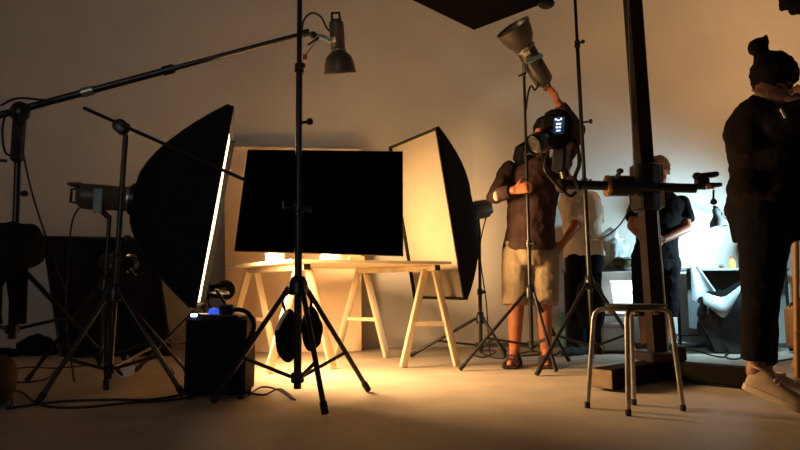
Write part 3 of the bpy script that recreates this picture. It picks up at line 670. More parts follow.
def bucket(label, p, s):  # white bucket; its glow is added emission where lamp light falls short
    p = V(p); t = thing('glowing_bucket', label, 'lamp', p)
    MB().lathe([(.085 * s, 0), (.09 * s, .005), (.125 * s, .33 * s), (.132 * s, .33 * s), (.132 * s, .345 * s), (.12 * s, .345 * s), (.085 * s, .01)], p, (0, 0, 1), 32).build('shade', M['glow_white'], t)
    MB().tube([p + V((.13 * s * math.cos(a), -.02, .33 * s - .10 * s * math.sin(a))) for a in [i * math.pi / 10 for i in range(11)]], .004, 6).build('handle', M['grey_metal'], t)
bucket('white bucket with an added glow on the lower shelf, beneath the camouflage pouch', (1.955, 5.29, .312), .82)
MB_ = thing('white_crate', 'white plastic crate on the floor beneath the glowing white bucket', 'crate', (1.79, 5.10, 0))
MB().box((1.79, 5.10, .11), (.26, .20, .20), None, .012).build('body', M['plastic_white'], MB_); MB().box((1.79, 5.10, .225), (.28, .22, .025), None, .008).build('lid', M['plastic_white'], MB_)
c = G(565, 347); crumple('plastic_bag', 'pale teal plastic bag on the floor between the two standing men', (c.x, c.y, .14), .07, .07, .17, M['teal_paper'], 'bag', 6, amp=.2)
# bag hung from the stand under the leaning pole
c = W(592, 290, 4.3); crumple('backpack', 'dark bag resting against the leaning pole stand beside the stool', (c.x + .0, 4.35, .40), .105, .10, .19, M['black_fabric'], 'bag', 8, amp=.12, fr=8)
# bin bag on a rack
t = thing('side_table', 'dark steel side table with an added grey panel for the wall beneath, behind the open bin liner', 'table', (2.84, 5.26, 0))
xs = (2.37, 3.30); ys = (5.15, 5.36)
MB().box((2.835, 5.255, ZW - .012), (.98, .25, .024), None, .004).build('top', M['worktop'], t)
for x in xs:
    for y in ys: MB().cyl((x, y, 0), (x, y, ZW - .02), .013, n=10).build('leg', M['black_metal'], t)
MB().cyl((xs[0], ys[1], .12), (xs[1], ys[1], .12), .010, n=10).build('rail', M['black_metal'], t)
def gsh(u, v): return V((2.56 + .70 * u, 5.375 - .006 * math.sin(u * 9), .68 - (.50 + .03 * math.sin(u * 4)) * v))
MB().slab(gsh, 16, 8, .006, (0, 1, 0)).build('wall_stand_in', M['grey_sheet'], t)  # added grey panel standing in for the wall seen under the table
BX, BY = 2.76, 5.00
t = thing('bin_liner', 'black bin liner hanging open with a silvery folded rim', 'bag', (BX, BY, 0))
mb = MB(); N_ = 40; rings = []
for j in range(15):
    v = j / 14; z = .012 + .52 * v; wx = .21 + .08 * math.sin(v * 3) + .02 * v; wy = .085 + .025 * math.sin(v * 3)
    ring = []
    for i in range(N_):
        a = 2 * math.pi * i / N_; k = 1 + .10 * noise.noise(V((math.cos(a) * 2.2, math.sin(a) * 2.2, z * 7))) + .04 * math.sin(a * 9 + z * 10)
        p = V((BX + wx * math.cos(a) * k, BY + wy * math.sin(a) * k, z))
        p.z += (.13 * (p.x - BX) / .25) * v * (1 if p.x > BX - .04 else .3)
        ring.append(mb.bm.verts.new(p))
    rings.append(ring)
mb.skin(rings, cap=False); mb.bm.faces.new(rings[0][::-1]); mb.build('sack', M['bag_black'], t, ang=30)
def sv(u, v):      # silver fold hanging on the left
    return V((2.47 + .06 * u - .03 * v + .19 * u * v, 5.11 - .06 * v - .02 * math.sin(u * 8) * (.3 + v), .715 - (.28 + .03 * math.sin(u * 7)) * v))
MB().slab(sv, 18, 12, .004, (0, 1, 0)).build('fold', M['bag_silver'], t)
def sw(u, v):
    x = 2.45 + .48 * u; zc = .50 + .24 * u * u - .07 * math.sin(math.pi * u) + .010 * math.sin(u * 14)
    return V((x, 4.885 + .02 * math.sin(u * 9 + v * 3) + .05 * u - .02 * math.sin(v * 3), zc - (.03 + .14 * math.sin(math.pi * (.15 + .8 * u))) * v))
MB().slab(sw, 24, 8, .004, (0, 1, 0)).build('rim', M['bag_silver'], t)
# clamp lamp hanging near the woman
cl = W(717, 217, 5.0); k_ = 1.12
t = thing('clip_lamp', 'small dark hanging lamp silhouetted against the bright patch of wall', 'lamp', cl)
MB().lathe([(r * k_, h * k_) for r, h in ((.020, .065), (.022, .06), (.024, .02), (.032, .0), (.058, -.035), (.064, -.075), (.060, -.075), (.052, -.04), (.02, -.0))], cl, (-.12, .1, 1)).build('shade', M['grey_sheet'], t)
MB().lathe([(r * k_, h * k_) for r, h in ((.010, .06), (.014, .065), (.012, .085), (.006, .09))], cl, (-.12, .1, 1)).build('socket', M['black_metal'], t)
MB().tube(spline([cl + V((.0, 0, .09)), cl + V((.045, .01, .04)), cl + V((.12, .10, .0)), V((3.18, 5.31, 1.06)), V((3.22, 5.33, ZW + .01))]), .006, 8).build('bracket', M['black_metal'], t)
MB().lathe([(.001, 0), (.05, 0), (.05, .012), (.012, .02)], V((3.22, 5.325, ZW)), (0, 0, 1)).build('clamp', M['black_metal'], t)
# bright lamp behind the woman
lb0 = V((3.09, 5.20, ZW))
kl = flash_head('table_lamp', 'bright cool lamp on the side table hidden behind the standing woman', V((2.94, 4.98, .94)), V((2.90, 4.81, .95)), .042, cat='lamp', body='black_metal')
MB().lathe([(.001, 0), (.09, 0), (.09, .012), (.02, .02), (.012, .03), (.012, .05)], lb0, (0, 0, 1)).build('base', M['black_metal'], kl)
MB().tube(spline([lb0 + V((0, 0, .04)), V((3.07, 5.18, .86)), V((2.99, 5.09, .94)), V((2.942, 4.97, .94))]), .011, 10).build('stem', M['black_metal'], kl)
MB().ell(V((2.893, 4.775, .952)), .03, .03, .03).build('lit_bulb', M['cool_lamp'], kl)
# wooden easel, orange case, white board at the frame edge
t = thing('easel', 'upright wooden post frame at the frame edge behind the woman', 'easel', W(796, 340, 3.7).to_2d().to_3d())
ea, eb = W(795.5, 348, 3.6), W(795.5, 232, 3.7); ea.z = .004
MB().bar(ea, eb, .026, .030, up=(0, 1, 0)).build('front_post', M['honey_wood'], t); MB().bar(ea + V((.55, .02, 0)), eb + V((.55, .02, 0)), .026, .030, up=(0, 1, 0)).build('front_post', M['honey_wood'], t)
MB().bar(eb + V((-.03, 0, .03)), eb + V((.6, .0, .03)), .04, .05).build('top_rail', M['orange'], t)
MB().bar(ea + V((0, 0, .25)), ea + V((.55, .02, .25)), .03, .04).build('lower_rail', M['honey_wood'], t)
MB().bar(eb + V((.27, 0, 0)), V((ea.x + .27, ea.y + .45, .004)), .03, .03, up=(1, 0, 0)).build('rear_post', M['honey_wood'], t)
oc = W(795, 326, 5.05); oc.z = 0; oc.y = 4.98
t = thing('orange_case', 'orange rounded case standing on the floor beyond the woman', 'case', oc)
MB().box((oc.x + .06, oc.y, .215), (.34, .16, .39), None, .05).build('shell', M['orange'], t)
MB().tube([(oc.x - .02, oc.y, .40), (oc.x - .02, oc.y, .44), (oc.x + .14, oc.y, .44), (oc.x + .14, oc.y, .40)], .010, 8).build('handle', M['black_metal'], t)
t = thing('foam_board', 'white foam board leaning on the wall behind the orange case', 'board', (3.5, 5.25, 0))
MB().slab(lambda u, v: V((3.38 + .8 * u, 5.22 + .12 * v, .004 + .95 * v)), 2, 2, .012, (0, 1, 0)).build('sheet', M['plastic_white'], t, smooth=False)
# ---------------------------------------------------------------- cables and painted light streak
cable('floor_cable', 'black cable crossing the front floor from the power pack to the brown bag', [fl(G(6, 410)), fl(G(60, 403)), fl(G(110, 401)), fl(G(150, 401)), fl(G(186, 395))], .006)
cable('floor_cable', 'second black cable looping beside the brown bag on the front floor', [fl(G(8, 390)), fl(G(22, 396), .016), fl(G(40, 406)), fl(G(75, 409)), fl(G(130, 407), .018), fl(G(165, 402)), fl(G(188, 399))], .006)
cable('floor_cable', 'thin black cable curving on the floor under the dark cloth screen', [fl(G(5, 371)), fl(G(30, 368)), fl(G(55, 369)), fl(G(90, 366))], .005)
cable('floor_cable', 'black cable curling around the wheel of the boom stand', [fl(G(8, 383)), fl(G(30, 383)), fl(G(48, 379)), fl(G(57, 368))], .005)
cable('floor_cable', 'upper of two black cables curving out of the power pack onto bright floor', [fl(G(249, 396)), fl(G(262, 391), .02), fl(G(278, 391)), fl(G(292, 400))], .005)
cable('floor_cable', 'lower of two black cables curving out of the power pack onto bright floor', [fl(G(249, 399), .03), fl(G(264, 396)), fl(G(280, 393), .02), fl(G(295, 401))], .005)
cable('floor_cable', 'black cable coil on the floor beside the stand of the cream softbox', [fl(G(474, 356)), fl(G(484, 358)), fl(G(496, 354), .018), fl(G(488, 351)), fl(G(480, 354), .018), fl(G(497, 359)), fl(G(520, 357)), fl(G(542, 355))], .006)
cable('floor_cable', 'black squiggly cable on the brightly lit floor before the bin liner', [fl(G(668, 347)), fl(G(690, 350)), fl(G(722, 358)), fl(G(727, 352), .018), fl(G(736, 349)), fl(G(726, 357)), fl(G(735, 360)), fl(G(750, 357)), fl(G(772, 362)), fl(G(800, 358))], .006)
cable('floor_cable', 'black cable running down behind the stool to the column base', [W(668, 318, 4.9), W(676, 335, 4.7), fl(G(684, 358)), fl(G(688, 364))], .005)
cable('floor_cable', 'black cable hanging in loops behind the sandals of the man in khaki shorts', [fl(G(520, 354)), fl(G(534, 352)), fl(G(552, 356)), fl(G(566, 350)), fl(G(590, 352))], .005)
a, b = G(75, 378), G(104, 378)  # pale strip painted in place of a streak of light on the floor
tag(MB().bar(fl(a, .0025), fl(b, .0025), .035, .003).build('floor_light_streak', M['pale_strip'], origin=fl(a, 0)), 'short pale strip painted for light spill on the floor among the left tripod legs', 'pale_strip')
# ---------------------------------------------------------------- people
def remesh(o, vox, smooth=4, disp=0.0, dscale=.12):
    m = o.modifiers.new('union', 'REMESH'); m.mode = 'VOXEL'; m.voxel_size = vox; m.use_smooth_shade = True
    if smooth: s = o.modifiers.new('soften', 'SMOOTH'); s.iterations = smooth; s.factor = .5
    if disp:
        tx = bpy.data.textures.new('folds', 'CLOUDS'); tx.noise_scale = dscale; tx.noise_depth = 2
        d = o.modifiers.new('folds', 'DISPLACE'); d.texture = tx; d.strength = disp; d.mid_level = .5; d.texture_coords = 'GLOBAL'
    return o
def frame_of(fwd, up=(0, 0, 1)):
    f = V(fwd).normalized(); u = V(up); l = u.cross(f).normalized(); u = f.cross(l).normalized(); return f, l, u
def hand(mb, wrist, d, palm, thumb_side, curl, s=1.0):
    """palm and five bent fingers; d along the hand, palm = direction the palm faces, thumb_side = towards the thumb"""
    d = V(d).normalized(); p = V(palm); p = (p - d * p.dot(d)).normalized(); ts = V(thumb_side); ts = (ts - d * ts.dot(d) - p * ts.dot(p)).normalized()
    w = V(wrist); mb.loft([(w - d * .01, ts * .026 * s, p * .02 * s), (w + d * .03 * s, ts * .036 * s, p * .017 * s), (w + d * .08 * s, ts * .041 * s, p * .015 * s), (w + d * .098 * s, ts * .036 * s, p * .011 * s)], 16)
    for k, (off, ln) in enumerate(((.029, .070), (.010, .080), (-.010, .074), (-.029, .058))):
        a = w + d * .086 * s + ts * off * s; dirn = d.copy()
        r = .0088 * s
        for seg, fr in enumerate((.45, .32, .25)):
            an = curl * (.55 + .45 * seg) ; dirn = (d * math.cos(an * (seg + 1) * .55) + p * math.sin(an * (seg + 1) * .55) + ts * off * 1.5).normalized()
            b = a + dirn * ln * fr * s; mb.cap(a, b, r, r * .93, n=10); a = b; r *= .93
    a = w + d * .03 * s + ts * .03 * s; b = a + (ts * .75 + d * .6 + p * .25).normalized() * .042 * s; mb.cap(a, b, .012 * s, .010 * s, n=10)
    c = b + (d * .85 + p * (.2 + curl * .5)).normalized() * .034 * s; mb.cap(b, c, .010 * s, .0085 * s, n=10)
def head(mb, c, fwd, up, s=1.0):
    f, l, u = frame_of(fwd, up); R = Matrix((f, l, u)).transposed()
    mb.ell(c + u * .03 * s - f * .012 * s, .095 * s, .076 * s, .092 * s, R, 24, 16)
    mb.ell(c - u * .035 * s + f * .026 * s, .066 * s, .058 * s, .076 * s, R, 20, 14)
    mb.ell(c - u * .092 * s + f * .058 * s, .024 * s, .028 * s, .02 * s, R)               # chin
    mb.cap(c + f * .082 * s + u * .012 * s, c + f * .103 * s - u * .026 * s, .009 * s, .014 * s, n=10)  # nose
    mb.ell(c + f * .080 * s + u * .030 * s, .014 * s, .046 * s, .010 * s, R)                # brow
    for sg in (-1, 1):
        mb.ell(c + l * sg * .077 * s - f * .012 * s - u * .004 * s, .02 * s, .009 * s, .032 * s, R, 12, 8)   # ears
        mb.ell(c + f * .062 * s + l * sg * .036 * s - u * .022 * s, .024 * s, .022 * s, .02 * s, R, 12, 8)
    mb.ell(c + f * .084 * s - u * .056 * s, .010 * s, .022 * s, .005 * s, R, 12, 8); mb.ell(c + f * .083 * s - u * .066 * s, .010 * s, .02 * s, .006 * s, R, 12, 8)
    return R
def face_parts(body, c, fwd, up, s=1.0):
    f, l, u = frame_of(fwd, up); R = Matrix((f, l, u)).transposed()
    for sg in (-1, 1):
        e = MB().ell(c + f * .079 * s + l * sg * .032 * s + u * .012 * s, .011 * s, .013 * s, .008 * s, R, 12, 8).build('eye', M['eye'], body)
        MB().ell(c + f * .0885 * s + l * sg * .032 * s + u * .012 * s, .003 * s, .006 * s, .006 * s, R, 10, 8).build('iris', M['hair_black'], e)
    MB().ell(c + f * .089 * s - u * .060 * s, .008 * s, .021 * s, .008 * s, R, 12, 8).build('mouth', M['lips'], body)
def torso(mb, pel, chest, neck, side, fwd, g=0.0, s=1.0, hem=None):
    """lofted trunk from the pelvis (or hem) to the neck; g = how much fuller than the body"""
    side = V(side).normalized(); pel, chest, neck = V(pel), V(chest), V(neck); up = (chest - pel).normalized()
    f = side.cross(up).normalized()
    if f.dot(V(fwd)) < 0: f = -f
    L = (chest - pel).length
    secs = []
    b0 = hem if hem is not None else -.09
    for k, wx, wy, sh in ((b0, .150, .112, 0), (0.0, .162, .120, 0), (L * .35, .140, .105, .008), (L * .65, .148, .112, .012), (L, .172, .122, .01)):
        secs.append((pel + up * k + f * sh, side * (wx * s + g), f * (wy * s + g)))
    tw = (neck - chest).normalized(); D = (neck - chest).length
    secs += [(chest + tw * D * .45, side * (.170 * s + g), f * (.105 * s + g)), (chest + tw * D * .75, side * (.115 * s + g), f * (.082 * s + g)), (chest + tw * D * .98, side * (.062 * s + g * .5), f * (.062 * s + g * .5))]
    mb.loft(secs, 26)
def limb(mb, pts, rs, flat_end=False):
    for i in range(len(pts) - 1):
        mb.cap(pts[i], pts[i + 1], rs[i], rs[i + 1], True, not (flat_end and i == len(pts) - 2))
def foot(mb, ankle, toe, s=1.0, g=0.0):
    ankle, toe = V(ankle), V(toe); dh = (toe - ankle); dh.z = 0; dh.normalize()
    heel = V((ankle.x, ankle.y, 0)) - dh * .045 * s; heel.z = ankle.z - .045 * s
    mb.cap(ankle, heel + V((0, 0, .01)), .034 * s + g, .032 * s + g); mb.cap(heel, toe - dh * .07 * s + V((0, 0, .012)), .030 * s + g, .036 * s + g); mb.cap(toe - dh * .07 * s + V((0, 0, .008)), toe, .036 * s + g, .024 * s + g); mb.cap(ankle, toe - dh * .08 * s + V((0, 0, .015)), .034 * s + g, .026 * s + g)
def person(label, J, skin='skin', s=1.0, vox=.0065):
    """one continuous body; the joints are world points"""
    loc = V((J['pelvis'].x, J['pelvis'].y, 0)); t = thing('person', label, 'person', loc)
    mb = MB(); torso(mb, J['pelvis'], J['chest'], J['neck'], J['side'], J['fwd'], 0, s)
    mb.cap(J['chest'].lerp(J['neck'], .8), J['head'] - V(J['hup']).normalized() * .045 * s, .058 * s, .054 * s)
    head(mb, J['head'], J['look'], J['hup'], s)
    for a in J['arms']:
        limb(mb, a['p'], [.050 * s, .040 * s, .027 * s]); hand(mb, a['p'][2], a['dir'], a['palm'], a['thumb'], a.get('curl', .6), s)
    for l in J['legs']:
        limb(mb, l['p'], [.088 * s, .057 * s, .038 * s]); mb.ell(l['p'][1].lerp(l['p'][2], .3) - V(J['fwd']).normalized() * .012, .05 * s, .05 * s, .11 * s); (None if 'heel' in l else foot(mb, l['p'][2], l['toe'], s))
    b = remesh(mb.build('body', M[skin], t), vox, 3)
    face_parts(b, J['head'], J['look'], J['hup'], s)
    return t, b
def hair_cap(parent, c, fwd, up, m, s=1.0, low=-.02, fringe=.05, amp=.010, vox=.006):
    f, l, u = frame_of(fwd, up); R = Matrix((f, l, u)).transposed(); mb = MB().ell(c + u * .034 * s - f * .018 * s, .101 * s, .086 * s, .100 * s, R, 40, 30)
    for v in mb.bm.verts:
        q = R.transposed() @ (v.co - c)
        lim = fringe * s if q.x > .045 * s else low * s + max(0, q.x) * (fringe - low) / .05
        if q.z < lim: v.co += u * min(.05, (lim - q.z)) * .95 - (f * q.x + l * q.y) * .0; 
        v.co += (v.co - c).normalized() * amp * noise.noise(v.co * 45)
    return mb.build('hair', M[m], parent)
# --- man in brown shirt and khaki shorts
D = 4.16
J = dict(pelvis=W(529, 249, 4.2), chest=W(533, 185, 4.2), neck=W(539, 157, 4.17), head=W(545, 135, 4.12), look=V((-.35, -.9, -.25)), hup=V((.08, -.05, 1)), side=V((1, -.05, 0)), fwd=V((-.05, -1, 0)),
 arms=[dict(p=[W(509, 170, 4.18), W(495, 196, 4.10), W(514, 190, 3.98)], dir=W(523, 188, 3.95) - W(513, 190, 3.99), palm=V((.3, 1, 0)), thumb=V((0, 0, 1)), curl=1.5),
       dict(p=[W(561, 166, 4.2), W(577, 130, 4.18), W(557, 101, 4.08)], dir=W(549, 86, 4.05) - W(557, 101, 4.08), palm=V((-.6, -.2, .3)), thumb=V((-.5, -.8, .2)), curl=1.0)],
 legs=[dict(p=[W(517, 255, 4.2), W(516, 308, 4.17), W(514.5, 350, 4.20)], toe=V((G(511, 369).x, 4.05, .03))),
       dict(p=[W(543, 255, 4.2), W(544, 308, 4.17), W(546, 350, 4.20)], toe=V((G(549, 369).x, 4.06, .03)))])
t, b = person('man in dark brown shirt and khaki shorts reaching up to a flash head', J)
mb = MB(); torso(mb, J['pelvis'], J['chest'], J['neck'], J['side'], J['fwd'], .024, 1, hem=-.02)
for a in J['arms']: limb(mb, [a['p'][0], a['p'][1], a['p'][1].lerp(a['p'][2], .86)], [.068, .058, .046], True)
mb.cap(J['chest'].lerp(J['neck'], .8), J['neck'] + V((0, 0, .03)), .085, .075, True, False)
sh = remesh(mb.build('shirt', M['shirt_brown'], t), .009, 3, .02, .07)
MB().box(J['chest'].lerp(J['neck'], .95) + V((-.115, -.03, .02)), (.13, .12, .17), Matrix.Rotation(.25, 3, 'Y'), .045).build('hood', M['black_fabric'], sh)
MB().ell(W(496.5, 196, 4.03), .022, .012, .035).build('sleeve_patch', M['patch'], sh)
mb = MB()
mb.loft([(J['pelvis'] + V((0, 0, z)), V((wx, 0, 0)), V((0, wy, 0))) for z, wx, wy in ((-.12, .165, .125), (-.03, .180, .137), (.06, .172, .130))], 24)
for l in J['legs']:
    mb.cap(l['p'][0], l['p'][1] + V((0, 0, .02)), .110, .098, True, False)
remesh(mb.build('shorts', M['khaki'], t), .009, 2, .018, .08)
for l in J['legs']:
    toe, an = l['toe'], l['p'][2]; dh = V((toe.x - an.x, toe.y - an.y, 0)).normalized(); mid = V(((toe.x + an.x) / 2, (toe.y + an.y) / 2, .012)); Rf = Matrix((dh.cross(V((0, 0, 1))), dh, V((0, 0, 1)))).transposed()
    so = MB().box(mid, (.098, .27, .022), Rf, .01).build('sandal', M['leather'], t)
    for k, h in ((.075, .048), (.02, .066), (-.05, .085)):
        MB().tube([mid + dh * k + Rf @ V((.05 * math.cos(q), 0, h * math.sin(q))) for q in [i * math.pi / 8 for i in range(9)]], .010, 8).build('strap', M['leather'], so)
hair_cap(b, J['head'], J['look'], J['hup'], 'hair_black')
# --- man in cream T-shirt
J = dict(pelvis=W(584, 258, 4.9), chest=W(583, 212, 4.88), neck=W(573, 188, 4.85), head=W(561, 170, 4.83), look=V((-.75, -.35, -.45)), hup=V((-.45, 0, 1)), side=V((.45, -.9, 0)), fwd=V((-.9, -.45, 0)),
 arms=[dict(p=[W(577, 201, 4.82), W(575, 226, 4.74), W(563, 243, 4.72)], dir=V((-.5, -.1, -.5)), palm=V((.3, .9, 0)), thumb=V((-.5, 0, .6)), curl=.8),
       dict(p=[W(592, 200, 5.02), W(596, 228, 5.05), W(580, 243, 5.0)], dir=V((-.8, 0, -.3)), palm=V((0, -.9, -.2)), thumb=V((0, 0, 1)), curl=.8)],
 legs=[dict(p=[W(578, 264, 4.84), W(577, 307, 4.80), W(577, 346, 4.84)], toe=V((1.28, 4.75, .03))), dict(p=[W(590, 264, 4.96), W(591, 307, 4.94), W(593, 346, 4.96)], toe=V((1.42, 4.88, .03)))])
t, b = person('man in cream T-shirt and dark trousers stooping behind the leaning pole', J)
mb = MB(); torso(mb, J['pelvis'], J['chest'], J['neck'], J['side'], J['fwd'], .026, 1, hem=.02)
for a in J['arms']: mb.cap(a['p'][0], a['p'][0].lerp(a['p'][1], .85), .074, .070, True, False)
remesh(mb.build('t_shirt', M['tee_white'], t), .009, 3, .022, .08)
mb = MB(); mb.loft([(J['pelvis'] + V((0, 0, z)), J['side'].normalized() * wx, V((-.9, -.45, 0)).normalized() * wy) for z, wx, wy in ((-.12, .160, .12), (-.03, .172, .130), (.07, .165, .122))], 24)
for l in J['legs']: limb(mb, [l['p'][0], l['p'][1], l['p'][1].lerp(l['p'][2], .92)], [.10, .076, .068], True)
remesh(mb.build('trousers', M['trousers_dark'], t), .009, 2, .018, .08)
for l in J['legs']: mb = MB(); foot(mb, l['p'][2], l['toe'], 1, .008); remesh(mb.build('shoe', M['rubber'], t), .008, 2)
hair_cap(b, J['head'], J['look'], J['hup'], 'hair_black')
# --- man in black T-shirt
J = dict(pelvis=W(655, 256, 4.95), chest=W(659, 214, 4.95), neck=W(659, 190, 4.92), head=W(659, 172, 4.88), look=V((-.35, -.85, -.5)), hup=V((-.1, -.35, 1)), side=V((1, -.1, 0)), fwd=V((-.1, -1, 0)),
 arms=[dict(p=[W(639, 203, 4.95), W(632, 226, 4.86), W(646, 242, 4.74)], dir=V((.8, -.15, -.1)), palm=V((.2, .8, .3)), thumb=V((0, -.3, .9)), curl=1.0),
       dict(p=[W(681, 204, 4.95), W(687, 228, 4.86), W(663, 240, 4.74)], dir=V((-.9, -.1, .0)), palm=V((.2, .8, .3)), thumb=V((0, -.3, .9)), curl=1.0)],
 legs=[dict(p=[W(645, 262, 4.95), W(645, 308, 4.92), W(646, 346, 4.97)], toe=V((2.0, 4.80, .03))), dict(p=[W(667, 262, 4.95), W(666, 308, 4.92), W(664, 346, 4.97)], toe=V((2.21, 4.80, .03)))])
t, b = person('man in black T-shirt and long dark shorts, hands together, behind the camera column', J)
mb = MB(); torso(mb, J['pelvis'], J['chest'], J['neck'], J['side'], J['fwd'], .026, 1, hem=-.03)
for a in J['arms']: mb.cap(a['p'][0], a['p'][0].lerp(a['p'][1], .72), .072, .074, True, False)
remesh(mb.build('t_shirt', M['tee_black'], t), .009, 3, .022, .08)
mb = MB(); mb.loft([(J['pelvis'] + V((0, 0, z)), V((wx, 0, 0)), V((0, wy, 0))) for z, wx, wy in ((-.12, .168, .125), (-.03, .180, .135), (.06, .17, .128))], 24)
for l in J['legs']: mb.cap(l['p'][0], l['p'][1].lerp(l['p'][2], .22), .108, .096, True, False)
remesh(mb.build('shorts', M['trousers_dark'], t), .009, 2, .018, .08)
for l in J['legs']: mb = MB(); foot(mb, l['p'][2], l['toe'], 1, .008); remesh(mb.build('shoe', M['rubber'], t), .008, 2)
hair_cap(b, J['head'], J['look'], J['hup'], 'hair_brown')
# --- woman at the right
fw = V((.85, .5, 0)).normalized(); rt = V((.5, -.85, 0)).normalized()
J = dict(pelvis=W(766, 208, 2.82), chest=W(768, 138, 2.82), neck=W(771, 112, 2.80), head=W(775, 84, 2.78), look=V((.85, .45, -.35)), hup=V((.28, .1, 1)), side=rt, fwd=fw,
 arms=[dict(p=[W(776, 123, 2.66), W(828, 105, 2.52), W(788, 101, 2.61)], dir=W(761, 88, 2.66) - W(788, 101, 2.61), palm=V((.1, 1, .1)), thumb=V((.3, 0, 1)), curl=.35),
       dict(p=[W(766, 120, 2.98), W(800, 150, 3.05), W(800, 112, 2.92)], dir=V((-.1, -.3, .9)), palm=V((-.6, -.6, 0)), thumb=V((0, -1, 0)), curl=.6)],
 legs=[dict(p=[W(765, 222, 2.75), W(760, 298, 2.73), W(755, 372, 2.71)], toe=V((1.66, 2.63, .05)), heel=W(744, 388, 2.735), tip=V((1.70, 2.575, .006))), dict(p=[W(768, 222, 2.88), W(761, 300, 2.92), W(764, 374, 2.96)], toe=V((1.98, 2.90, .03)), heel=V((1.78, 2.99, .004)), tip=V((2.03, 2.90, .004)))])
t, b = person('woman with a dark hair bun in a dark jacket, hand raised to her head', J, 'skin_dark', .96)
mb = MB(); torso(mb, J['pelvis'], J['chest'], J['neck'], J['side'], J['fwd'], .034, .96, hem=-.04)
for i, a in enumerate(J['arms']): limb(mb, [a['p'][0], a['p'][0].lerp(a['p'][1], .5), a['p'][1].lerp(a['p'][0], .08)] if i == 0 else [a['p'][0], a['p'][1], a['p'][1].lerp(a['p'][2], .6)], [.080, .074, .066], True)
mb.cap(W(757, 118, 2.72), W(748, 132, 2.76), .10, .11); mb.cap(W(752, 125, 2.84), W(757, 170, 2.84), .10, .12)
mb.cap(J['chest'].lerp(J['neck'], .8), J['neck'] + V((-.01, 0, .03)), .085, .078, True, False)
mb.cap(W(750, 188, 2.80), W(762, 205, 2.80), .10, .12); mb.cap(W(752, 116, 2.80), W(757, 105, 2.80), .085, .055)
jk = remesh(mb.build('jacket', M['jacket'], t), .009, 8, .022, .07)
mb = MB(); mb.loft([(J['pelvis'] + V((0, 0, z)), rt * wx, fw * wy) for z, wx, wy in ((-.16, .150, .135), (-.04, .172, .155), (.04, .165, .145))], 24)
for l in J['legs']: limb(mb, [l['p'][0], l['p'][1], l['p'][1].lerp(l['p'][2], .86)], [.118, .076, .060], True)
remesh(mb.build('trousers', M['trousers_dark'], t), .009, 2, .014, .08)
for l in J['legs']:
    heel, toe = l['heel'], l['tip']; d = (toe - heel).normalized(); sd = d.cross(V((0, 0, 1))).normalized(); up = sd.cross(d); L = .255
    prof = [(0, .020, .050, 0), (.04, .030, .078, 0), (.16, .035, .094, 0), (.30, .036, .092, 0), (.42, .039, .074, 0), (.60, .044, .056, .004), (.80, .044, .046, .006), (.94, .034, .036, .006), (1.0, .016, .022, .004)]
    mb = MB(); rings = []
    for tt_, w_, h_, o_s in prof:
        c = heel + d * L * tt_ + up * .018
        rings.append([mb.bm.verts.new(c + sd * w_ * x + up * h_ * z) for x, z in ((-1, 0), (-1.0, .25), (-.92, .5), (-.72, .78), (-.4, .95), (0, 1), (.4, .95), (.72, .78), (.92, .5), (1.0, .25), (1, 0))])
    so = mb.skin(rings).build('sneaker', M['shoe_beige'], t, ang=60)
    mb = MB(); rings = []
    for tt_, w_, h_, o_s in [(-.02, .012, 0, 0)] + prof[1:-1] + [(1.03, .012, 0, 0)]:
        c = heel + d * L * tt_
        rings.append([mb.bm.verts.new(c + sd * (w_ + .006) * x + up * z) for x, z in ((-1, 0), (1, 0), (1.04, .012), (1, .026), (-1, .026), (-1.04, .012))])
    sl_ = mb.skin(rings).build('sole', M['sole_pale'], so, ang=30)
    MB().tube([heel + d * L * .16 + up * .112 + sd * .034 * math.cos(a) + d * .046 * math.sin(a) for a in [k * math.pi / 8 for k in range(17)]], .006, 6).build('collar', M['shoe_beige'], so)
    for k in range(4):
        c = heel + d * L * (.40 + .07 * k) + up * (.097 - .010 * k)
        MB().tube([c - sd * .026 - up * .012, c, c + sd * .026 - up * .012], .0035, 6).build('lace', M['ceramic'], so)
hr = hair_cap(b, J['head'], J['look'], J['hup'], 'hair_black', 1.12, low=-.075, fringe=.03, amp=.012)
f_, l_, u_ = frame_of(J['look'], J['hup'])
bn = W(758, 46, 2.80); mb = MB().ell(bn, .048, .046, .040, Matrix.Rotation(math.radians(-25), 3, 'Y'), 30, 22).cap(W(764, 42, 2.8), W(766, 37, 2.8), .022, .012).cap(W(761, 53, 2.8), W(766, 63, 2.8), .035, .06)
for v in mb.bm.verts: v.co += (v.co - bn).normalized() * .010 * noise.noise(v.co * 40)
remesh(mb.build('hair_bun', M['hair_black'], hr), .005, 1)
MB().tube([J['arms'][0]['p'][2] + (J['arms'][0]['p'][1] - J['arms'][0]['p'][2]).normalized() * .03 + V((.0, .034 * math.cos(a), .034 * math.sin(a))) for a in [i * math.pi / 8 for i in range(17)]], .006, 8).build('wristband', M['black_metal'], t)
MB().box(W(783, 113, 2.56), (.010, .006, .045), Matrix.Rotation(math.radians(-25), 3, 'Y')).build('tag', M['plastic_white'], t)
MB().tube([W(752, 90, 2.66), W(764, 95, 2.63)], .005, 8).build('hair_clip', M['grey_metal'], hr)
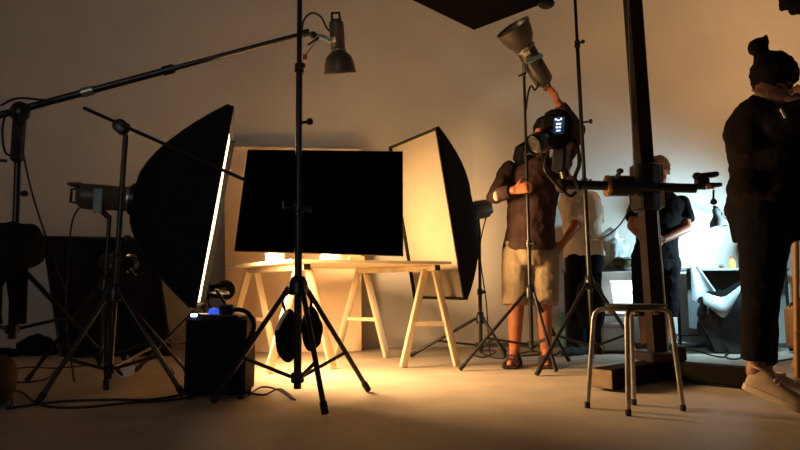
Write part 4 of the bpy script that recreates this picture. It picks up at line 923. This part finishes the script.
# ---------------------------------------------------------------- lights
def area(name, loc, d, sx, sy, power, col, spread=math.pi):
    l = bpy.data.lights.new(name, 'AREA'); l.shape = 'RECTANGLE'; l.size = sx; l.size_y = sy; l.energy = power; l.color = col; l.spread = spread
    o = bpy.data.objects.new(name, l); COL.objects.link(o); o.location = loc; o.rotation_euler = V(d).to_track_quat('-Z', 'Y').to_euler(); return o
def spot(name, loc, tgt, power, col, ang, blend=.6, rad=.05):
    l = bpy.data.lights.new(name, 'SPOT'); l.energy = power; l.color = col; l.spot_size = math.radians(ang); l.spot_blend = blend; l.shadow_soft_size = rad
    o = bpy.data.objects.new(name, l); COL.objects.link(o); o.location = loc; o.rotation_euler = (V(tgt) - V(loc)).to_track_quat('-Z', 'Y').to_euler(); return o
WARM = (1, .58, .25)
area('softbox_light', LC + ln * .17 + V((0, 0, -.05)), V((1, .42, -.58)), .42, .55, 86, WARM, math.radians(125))
area('added_neutral_fill', (-1.6, -2.4, 1.9), V((.1, 7.5, .9)), 2.2, 1.6, 5.6, (.90, .96, 1), math.radians(80))  # added fill with no real source, lifts the left wall from behind the camera
spot('tungsten_lamp', (4.2, 3.3, 2.5), (2.6, 5.45, 3.0), 170, (1, .53, .22), 100, 1, .15)
spot('cool_lamp_light', (2.858, 4.745, .97), V((2.858, 4.745, .97)) + V((-.36, .82, -.40)), 105, (.52, .86, 1.0), 174, .75, .04)
w = bpy.data.worlds.new('world'); scn.world = w; w.use_nodes = True
w.node_tree.nodes['Background'].inputs['Color'].default_value = (.02, .02, .022, 1); w.node_tree.nodes['Background'].inputs['Strength'].default_value = 1
# ---------------------------------------------------------------- camera
cam = bpy.data.cameras.new('camera'); co = bpy.data.objects.new('camera', cam); COL.objects.link(co)
cam.sensor_width = 36; cam.lens = F / 800 * 36; cam.clip_start = .05; co.location = (0, 0, CAMH); co.rotation_euler = (math.pi / 2 + TH, 0, 0); scn.camera = co
scn.view_settings.view_transform = 'Standard'; scn.view_settings.look = 'None'; scn.view_settings.gamma = 1; scn.view_settings.use_curve_mapping = False; scn.view_settings.exposure = 0
scn.cycles.use_denoising = True
